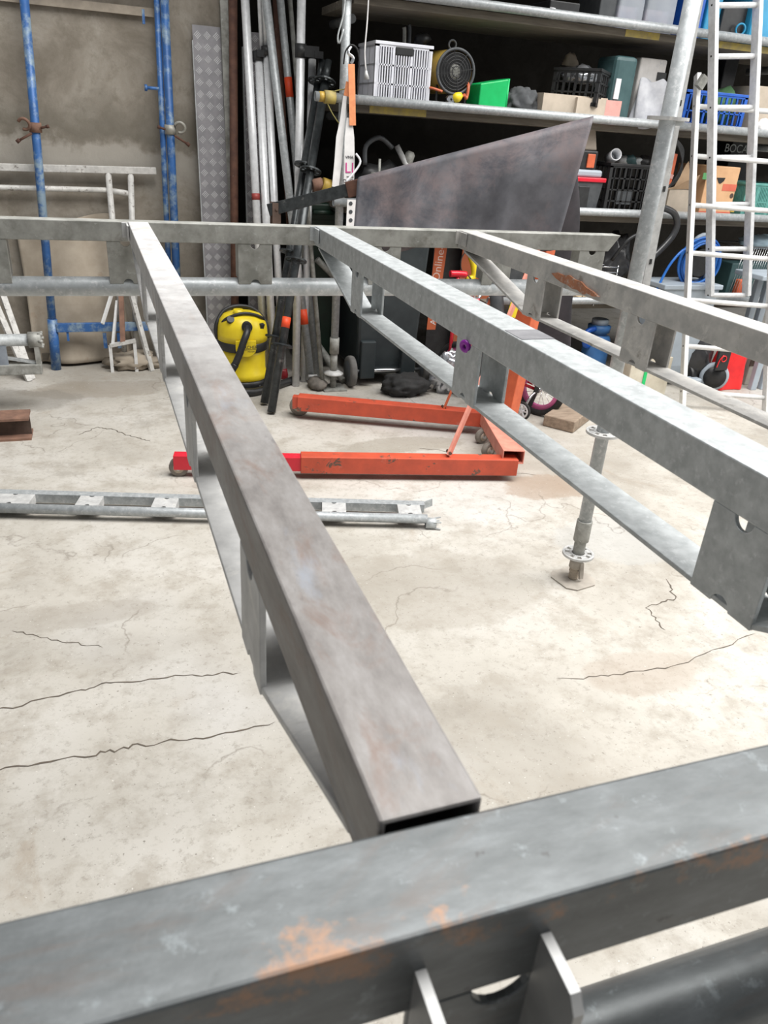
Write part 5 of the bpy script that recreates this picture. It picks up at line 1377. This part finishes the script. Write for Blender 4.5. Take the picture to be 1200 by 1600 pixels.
# grey wheeled tub with blue hose
x0, x1 = W(1035, 470, y=4.30).x, W(1098, 560, y=4.30).x
t = thing('grey_tub', 'blue grey plastic tub standing on the floor behind the ladder', 'tub', V(((x0+x1)/2, 4.5, 0)))
zt_ = W(1060, 448, y=4.3).z
bm = nb(); L = []
for z, e in ((0.09, .05), (.16, .035), (zt_, 0)):
    L.append([bm.verts.new(p) for p in ((x0+e, 4.30+e, z), (x1-e, 4.30+e, z), (x1-e, 4.57-e, z), (x0+e, 4.57-e, z))])
for A, B in zip(L, L[1:]):
    for i in range(4): bm.faces.new((A[i], A[(i+1) % 4], B[(i+1) % 4], B[i]))
bm.faces.new(L[0][::-1]); bm.faces.new(L[-1]); obj('body', bm, GREYP, t, bevel=.012)
bm = nb(); box2(bm, x0-.012, x1+.012, 4.29, 4.58, zt_-.02, zt_+.012); obj('lid', bm, GREYP, t, bevel=.006)
bm = nb(); tube(bm, ((x0+.03), 4.36, .08), (x0+.07, 4.36, .08), .08, 20); obj('wheel', bm, BLACK, t)
bm = nb(); tube(bm, ((x1-.07), 4.36, .08), (x1-.03, 4.36, .08), .08, 20); obj('wheel', bm, BLACK, t)
c = W(1086, 430, y=4.42); c.z = max(c.z, zt_+.14)
t = thing('hose_reel', 'coil of blue hose on a grey reel standing on the blue grey tub', 'hose reel', V((c.x, 4.44, zt_+.012)))
rnd = random.Random(3)
for k in range(9):
    bm = nb(); torus(bm, c+V((rnd.uniform(-.012, .012), -.03+.012*(k % 5), rnd.uniform(-.01, .012))), (rnd.uniform(-.15, .15), 1, rnd.uniform(-.12, .12)), .135+.008*(k//3), .0085, 44, 8); obj('hose_loop', bm, BHOSE, t)
bm = nb(); path(bm, [c+V((-.1, -.04, .1)), c+V((-.19, -.05, .08)), c+V((-.27, -.05, -.02)), c+V((-.32, -.05, -.16)), V((c.x-.34, 4.36, zt_-.1)), V((c.x-.35, 4.27, .35))], .0085, 8); obj('hose_tail', bm, BHOSE, t)
bm = nb(); path(bm, [c+V((-.14, -.03, .1)), c+V((-.10, -.05, -.05)), c+V((-.11, -.05, -.14))], .0085, 8); obj('hose_tail', bm, BHOSE, t)
bm = nb(); path(bm, [V((c.x-.075, 4.42, zt_+.01)), c+V((-.075, 0, .10)), c+V((-.03, 0, .165)), c+V((.04, 0, .165)), c+V((.085, 0, .10)), V((c.x+.09, 4.42, zt_+.01))], .016, 10); obj('reel_handle', bm, GREYP, t)
bm = nb(); lathe(bm, c+V((0, -.03, 0)), [(.09, 0), (.09, .006), (.05, .01), (.05, .06), (.09, .064), (.09, .07)], axis=V((0, 1, 0)), n=30); obj('reel_drum', bm, BLACK, t)
# blue canister left
c = W(934, 590, z=0)
t = thing('water_canister', 'bright blue ribbed canister on the floor left of the tall standard', 'canister', V((c.x, c.y+.1, 0)))
zt_ = W(936, 512, y=c.y).z
bm = nb(); lathe(bm, (c.x, c.y+.1, 0), [(.085, 0), (.095, .02), (.095, zt_*.72), (.085, zt_*.78), (.062, zt_*.8), (.062, zt_*.84), (.078, zt_*.86), (.082, zt_*.98), (.06, zt_)], n=28); obj('body', bm, mat('dull_blue_plastic', (.05, .16, .38), (.035, .12, .3), 14, .5), t)
bm = nb(); lathe(bm, (c.x, c.y+.1, zt_), [(.06, 0), (.06, .035), (.05, .04)], n=24); obj('cap', bm, GREYP, t)
bm = nb(); path(bm, [V((c.x-.06, c.y+.06, zt_*.94)), V((c.x-.13, c.y+.05, zt_*.88)), V((c.x-.13, c.y+.05, zt_*.66)), V((c.x-.09, c.y+.06, zt_*.6))], .02, 10); obj('handle', bm, BLUEC, t)
# white jerrycan with green strap
x0, x1 = W(972, 640, y=4.05).x, W(1033, 640, y=4.05).x; zt_ = W(1000, 560, y=4.05).z
t = thing('white_carton', 'cream carton with a green strap behind the rightmost beam', 'carton', V(((x0+x1)/2, 4.14, 0)))
bm = nb(); box2(bm, x0, x1, 4.05, 4.27, 0, zt_); obj('body', bm, mat('cream_board', (.60, .56, .46), (.48, .43, .34), 9, .85), t, bevel=.005)
bm = nb(); xs = W(1007, 590, y=4.05).x; box2(bm, xs-.012, xs+.012, 4.046, 4.275, 0.001, zt_+.003); obj('green_strap', bm, GREENP, t)
# vacuum-like black machine with grey wheel and red bag
c = W(1112, 612, z=0)
t = thing('compressor', 'black machine with a grey rimmed wheel behind the ladder foot', 'machine', V((c.x, c.y+.15, 0)))
bm = nb(); lump(bm, (c.x-.06, c.y+.17, .20), (.11, .10, .19), 61, .10); obj('body', bm, mat('shiny_black_plastic', (.035, .035, .038), (.02, .02, .02), 12, .25, bmp=.6), t)
bm = nb(); lathe(bm, V((c.x+.01, c.y+.02, .10)), [(.055, 0), (.085, .002), (.10, .01), (.10, .035), (.085, .043), (.055, .045)], axis=V((.5, 1, 0)), n=30); w_ = obj('wheel', bm, GREYP, t)
bm = nb(); lathe(bm, V((c.x+.007, c.y+.014, .10)), [(.001, 0), (.078, 0), (.078, .05), (.001, .05)], axis=V((.5, 1, 0)), n=26); obj('hub', bm, BLACK, w_)
bm = nb(); box2(bm, c.x-.19, c.x-.09, c.y+.02, c.y+.10, 0, .09); obj('grey_foot', bm, GREYP, t, bevel=.01)
x0, x1 = W(1117, 610, y=c.y).x, W(1160, 610, y=c.y).x; zt_ = W(1150, 540, y=c.y).z
def rb(u, v):
    aa = u*2*PI; k = 1-.12*v; w = (x1-x0)/2
    sq = lambda s: math.copysign(abs(s)**.55, s)
    return V(((x0+x1)/2+.02+sq(math.cos(aa))*w*k*(1+.04*math.sin(7*aa+6*v))+.03*v, c.y+.10+sq(math.sin(aa))*.09*(1-.5*v)*(1+.12*math.sin(5*aa+3*v)), .003+(zt_+.02)*v+.02*v*math.sin(aa*2+1)))
t = thing('red_bag', 'bright red carrier bag on the floor behind the ladder', 'bag', V(((x0+x1)/2, c.y+.1, 0)))
bm = nb(); sheet(bm, rb, 56, 24); obj('bag_body', bm, REDBAG, t)
bm = nb(); p = W(1128, 562, y=c.y-.005); box2(bm, p.x-.05, p.x+.055, c.y-.02, c.y+.0, p.z-.075, p.z+.075); dk = obj('dark_print', bm, BLACK, t, bevel=.005)
bm = nb(); torus(bm, p+V((.0, -.018, .01)), (0, 1, 0), .02, .004, 20, 6); path(bm, [p+V((-.045, -.018, -.05)), p+V((-.035, -.018, 0)), p+V((-.01, -.018, .035))], .004, 6); obj('red_mark', bm, REDBAG, dk)
# cream pallet-like block
t, xa, xb, za, zb = fbox('cream_rack', 'cream plastic rack with openings behind the red carrier bag', 'rack', 1160, 612, 1200, 545, 4.32, .2, mat('cream_plastic', (.50, .47, .42), (.40, .37, .33), 10, .7), 0, .006)
for px, py in ((1176, 566), (1176, 593)):
    c = W(px, py, y=4.32); bm = nb(); box2(bm, c.x-.022, c.x+.022, 4.317, 4.321, c.z-.028, c.z+.028); obj('opening', bm, RUSTD, t)
# wire mesh basket and grey tray at right edge
x0, x1 = W(1134, 470, y=4.62).x, W(1225, 470, y=4.62).x; z0 = Z4; z1 = W(1150, 386, y=4.62).z
t = thing('mesh_basket', 'fine wire mesh basket on the bottom shelf behind the ladder', 'basket', V(((x0+x1)/2, 4.75, z0)))
bm = nb()
n = 26
for k in range(n+1): tube(bm, (x0+(x1-x0)*k/n, 4.62, z0), (x0+(x1-x0)*(k/n)+.05, 4.615, z1), .0014, 5)
obj('mesh', bm, CHROME, t)
bm = nb(); path(bm, [V((x0, 4.62, z1)), V((x1, 4.62, z1)), V((x1, 4.9, z1)), V((x0, 4.9, z1))], .006, 8, closed=True, sub=1); path(bm, [V((x0, 4.62, z0+.01)), V((x1, 4.62, z0+.01)), V((x1, 4.9, z0+.01)), V((x0, 4.9, z0+.01))], .006, 8, closed=True, sub=1); obj('rim_wire', bm, DGREY, t)
bm = nb(); box2(bm, x0+.05, x1-.1, 4.70, 4.86, z0+.001, z0+.26); tag(obj('dark_carton', bm, DTEAL, bevel=.006), 'dark carton standing inside the fine wire basket', 'carton')
bm = nb(); c = W(1160, 430, y=4.66); box2(bm, c.x-.03, c.x+.03, 4.64, 4.69, z0+.012, c.z-.03); tag(obj('red_tin', bm, REDT, bevel=.01), 'small red tin in the fine wire basket', 'tin')
bm = nb(); lump(bm, (W(1190, 372, y=4.78).x, 4.8, z1+.02), (.16, .1, .05), 71, .15); tag(obj('pale_bundle', bm, PALEB), 'pale bundle lying on top of the wire basket', 'bundle')
x0 = W(1192, 435, y=4.2).x; zt_ = W(1190, 434, y=4.2).z
t = thing('grey_stool', 'blue grey plastic stool at the right edge behind the ladder', 'stool', V((x0+.15, 4.3, 0)))
bm = nb(); box2(bm, x0-.01, x0+.32, 4.19, 4.46, zt_-.02, zt_+.012); obj('seat', bm, GREYP, t, bevel=.006)
for dx in (.20, .29):
    for dy in (4.22, 4.43):
        bm = nb(); box2(bm, x0+dx-.025, x0+dx+.025, dy-.02, dy+.02, 0, zt_-.02); obj('leg', bm, GREYP, t, bevel=.004)

# ---------------------------------------------------------------- ladders
def ladder(label, BL, BR, TL, TR, wr, hr, rung_ks, m, par='ladder', feet=True):
    t = thing('aluminium_ladder', label, 'ladder', (BL+BR)/2)
    across = (BR-BL).normalized()
    for a, b in ((BL, TL), (BR, TR)):
        bm = nb(); bar(bm, a, b, wr, hr, across.cross(b-a)); r_ = obj('side_rail', bm, m, t, bevel=.003)
        bm = nb()
        for k in rung_ks:
            p = a.lerp(b, k); s = -1 if a is BL else 1
            n_ = across*s; tube(bm, p+n_*(wr/2-.001), p+n_*(wr/2+.0012), .007, 8)
        obj('rung_rivets', bm, BLACKM, r_)
    for k in rung_ks:
        bm = nb(); a = BL.lerp(TL, k); b = BR.lerp(TR, k); tube(bm, a+across*wr*.4, b-across*wr*.4, .0155, 14); obj('rung', bm, m, t)
    if feet:
        for a, b in ((BL, TL), (BR, TR)):
            bm = nb(); d = (b-a).normalized(); bar(bm, a-d*.0, a+d*.05, wr+.008, hr+.008, across.cross(d)); obj('rubber_foot', bm, BLACKM, t)
    return t
# lower section: foot on the floor, leaning to the rack
B0 = W(1066, 640, z=0); B1 = W(1196, 650, z=0)
B1 = V((B1.x, B0.y, 0)) if abs(B1.y-B0.y) > .25 else B1
YT = B0.y+.40
T0 = W(1090, 116, y=4.54); 
dL = T0-B0; T1 = V((B1.x-(.015), T0.y-(B0.y-B1.y), T0.z))
zr = lambda py: None
def kfor(px, py, A, B):
    return min((abs((W(px, py, y=(A.lerp(B, k/500)).y)-A.lerp(B, k/500)).z), k/500) for k in range(501))[1]
ks = [kfor(1075, py, B0, T0) for py in (611, 541)]
st = ks[1]-ks[0]; ks = [ks[0]+st*i for i in range(0, 9) if ks[0]+st*i < .97]
ladder('lower section of an aluminium ladder leaning on the rack at the right', B0, B1, T0, T1, .026, .062, ks, ALUW, feet=False)
# upper section in front, running out of the top
u0 = W(1109, 462, y=4.26); u1 = W(1187, 470, y=4.26); v0 = W(1116, -40, y=4.40); v1 = W(1186, -40, y=4.40)
u1 = V((u0.x+(v1.x-v0.x)*1.0, u0.y, u0.z)); 
sp_ = .28
kk = [kfor(1112, py, u0, v0) for py in (458, 8)]
n = 6
ks = [kfor(1112, py, u0, v0) for py in (461, 389, 319, 246, 168, 88, 8)]
ladder('upper section of an aluminium ladder, running out of the top of the photo', u0, u1, v0, v1, .028, .060, ks, ALU, feet=False)
bm = nb(); c = W(1100, 128, y=4.43); box(bm, c+V((.0, .02, 0)), (.05, .03, .07), Euler((0, .5, 0)).to_matrix()); tag(obj('ladder_hook', bm, GALVD), 'grey hook joining the two ladder sections near the middle shelf', 'hook')

# ------------------------------------------------------------ sling and wires
sx_ = W(549, 100, y=4.52)
t = thing('lifting_sling', 'white lifting sling with an orange strap hanging from the rack upright', 'sling', V((sx_.x, 4.5, 1.1)))
def strip(pts, w, m, name, par, Y=4.52, th=.003, label=None):
    bm = nb(); P = [W(*p[:2], y=p[2] if len(p) > 2 else Y) for p in pts]
    for i in range(len(P)-1):
        pass
    L = []
    for i, p in enumerate(P):
        d = P[min(i+1, len(P)-1)]-P[max(i-1, 0)]; n = V((-d.z, 0, d.x)).normalized()
        if n.x < 0: n = -n
        ww = w[i] if isinstance(w, (list, tuple)) else w
        L.append((bm.verts.new(p-n*ww/2), bm.verts.new(p+n*ww/2)))
    for a, b in zip(L, L[1:]): bm.faces.new((a[0], a[1], b[1], b[0]))
    return obj(name, bm, m, par, solid=th, label=label)
strip([(549, 100), (550, 140), (551, 196)], .036, ORANGE, 'orange_strap', t, 4.505)
strip([(545, 128), (541, 150)], .03, ORANGE, 'orange_strap', t, 4.53)
strip([(539, 150), (535, 190), (531, 215), (528, 255), (524, 292)], [.02, .03, .042, .042, .04], SLING, 'sling_loop', t, 4.53)
lp = strip([(546, 184), (546, 215), (546, 250), (545, 290)], [.03, .055, .06, .06], SLING, 'sling_loop', t, 4.515)
up_ = (W(546, 215, y=4.51)-W(545, 285, y=4.51)).normalized()
def lab(px, py, body, size, m): 
    c = W(px, py, y=4.5115); return text('printed_lettering', body, size, Mx(c, V((1, 0, .03)), up_), m, lp)
lab(546, 246, 'VMA', .022, INK); lab(546, 263, 'LI', .075, MAGENTA); lab(547, 276, 'max kg', .014, INK); lab(546, 283, 'O FOR', .026, INK)
tl = strip([(550, 312), (549, 330), (548, 352), (547, 380)], .055, SLING, 'sling_tail', t, 4.51)
bm = nb()
for py in (318, 331, 344):
    c = W(548, py, y=4.5075); tube(bm, c, c+V((0, -.001, 0)), .011, 14)
obj('dark_eyelets', bm, DGREY, tl)
bm = nb(); path(bm, [W(556, 240, y=4.50), W(563, 252, y=4.49), W(556, 266, y=4.49), W(540, 285, y=4.49)], .006, 8); obj('wire_hook', bm, WHITE, t)
bm = nb(); path(bm, [W(549, 72, y=4.52), W(544, 82, y=4.51), W(552, 90, y=4.51), W(549, 99, y=4.51)], .008, 8); obj('metal_clip', bm, CHROME, t)
bm = nb(); path(bm, [W(537, 100, y=4.54), W(540, 80, y=4.52), W(550, 70, y=4.51), W(560, 82, y=4.52), W(561, 120, y=4.53), W(558, 148, y=4.54)], .004, 8); obj('black_cord', bm, BLACK, t)
bm = nb(); path(bm, [W(541, -30, y=4.58), W(537, 20, y=4.57), W(528, 55, y=4.57), W(530, 68, y=4.57), W(537, 45, y=4.57)], .0045, 8); tag(obj('bent_wire', bm, GALV), 'thin bent wire hanging left of the rack upright near the top', 'wire')
bm = nb(); path(bm, [W(577, -30, y=4.58), W(574, 30, y=4.575), W(570, 80, y=4.575), W(572, 112, y=4.575)], .004, 8); 
w_ = obj('cord', bm, SLING); tag(w_, 'thin pale cord with a frayed end hanging in front of the grey crate', 'cord')
bm = nb(); tube(bm, W(572, 110, y=4.575), W(573, 124, y=4.575), .006, 8, r1=.016); obj('frayed_end', bm, GALVL, w_)
bm = nb(); path(bm, [W(550, 138, y=4.54), W(525, 142, y=4.55), W(510, 152, y=4.56), W(518, 175, y=4.56), W(532, 196, y=4.56)], .0035, 6); tag(obj('tie_wire', bm, mat('olive_cord', (.3, .26, .08))), 'thin olive wire loop from the coupler to the white sling', 'wire')
# fix: small dark bottle behind sling and reddish valve on third shelf
c = W(500, 287, y=4.8); t = thing('pipe_fitting', 'reddish and yellow pipe fitting behind the black poles on the third shelf', 'fitting', V((c.x, 4.8, c.z-.03)))
bm = nb(); tube(bm, W(488, 290, y=4.66), W(503, 287, y=4.66), .035, 14); obj('red_body', bm, RUSTB, t)
bm = nb(); tube(bm, W(503, 288, y=4.66), W(515, 292, y=4.66), .04, 14); obj('yellow_end', bm, YELD, t)

# ------------------------------------------------------------------ light
w = bpy.data.worlds.new('world'); scene.world = w; w.use_nodes = True
w.node_tree.nodes['Background'].inputs[0].default_value = (.93, .96, 1, 1)
w.node_tree.nodes['Background'].inputs[1].default_value = .30


def skylight(name, loc, sx, sy, power, target=None):
    l = bpy.data.lights.new(name, 'AREA'); l.shape = 'RECTANGLE'; l.size = sx; l.size_y = sy; l.energy = power; l.color = (1, .985, .96)
    o = bpy.data.objects.new(name, l); COL.objects.link(o); o.location = loc
    if target is not None: o.rotation_euler = (V(target)-V(loc)).to_track_quat('-Z', 'Y').to_euler()
    return o


skylight('roof_skylight', (2.6, 1.6, 6.0), 5.5, 4.0, 900)
skylight('side_skylight', (7.5, 1.0, 5.0), 3.0, 5.0, 420, (2.5, 2.8, 0))
scene.view_settings.view_transform = 'Standard'; scene.view_settings.look = 'None'
scene.view_settings.gamma = 1; scene.view_settings.use_curve_mapping = False
scene.view_settings.exposure = -0.2
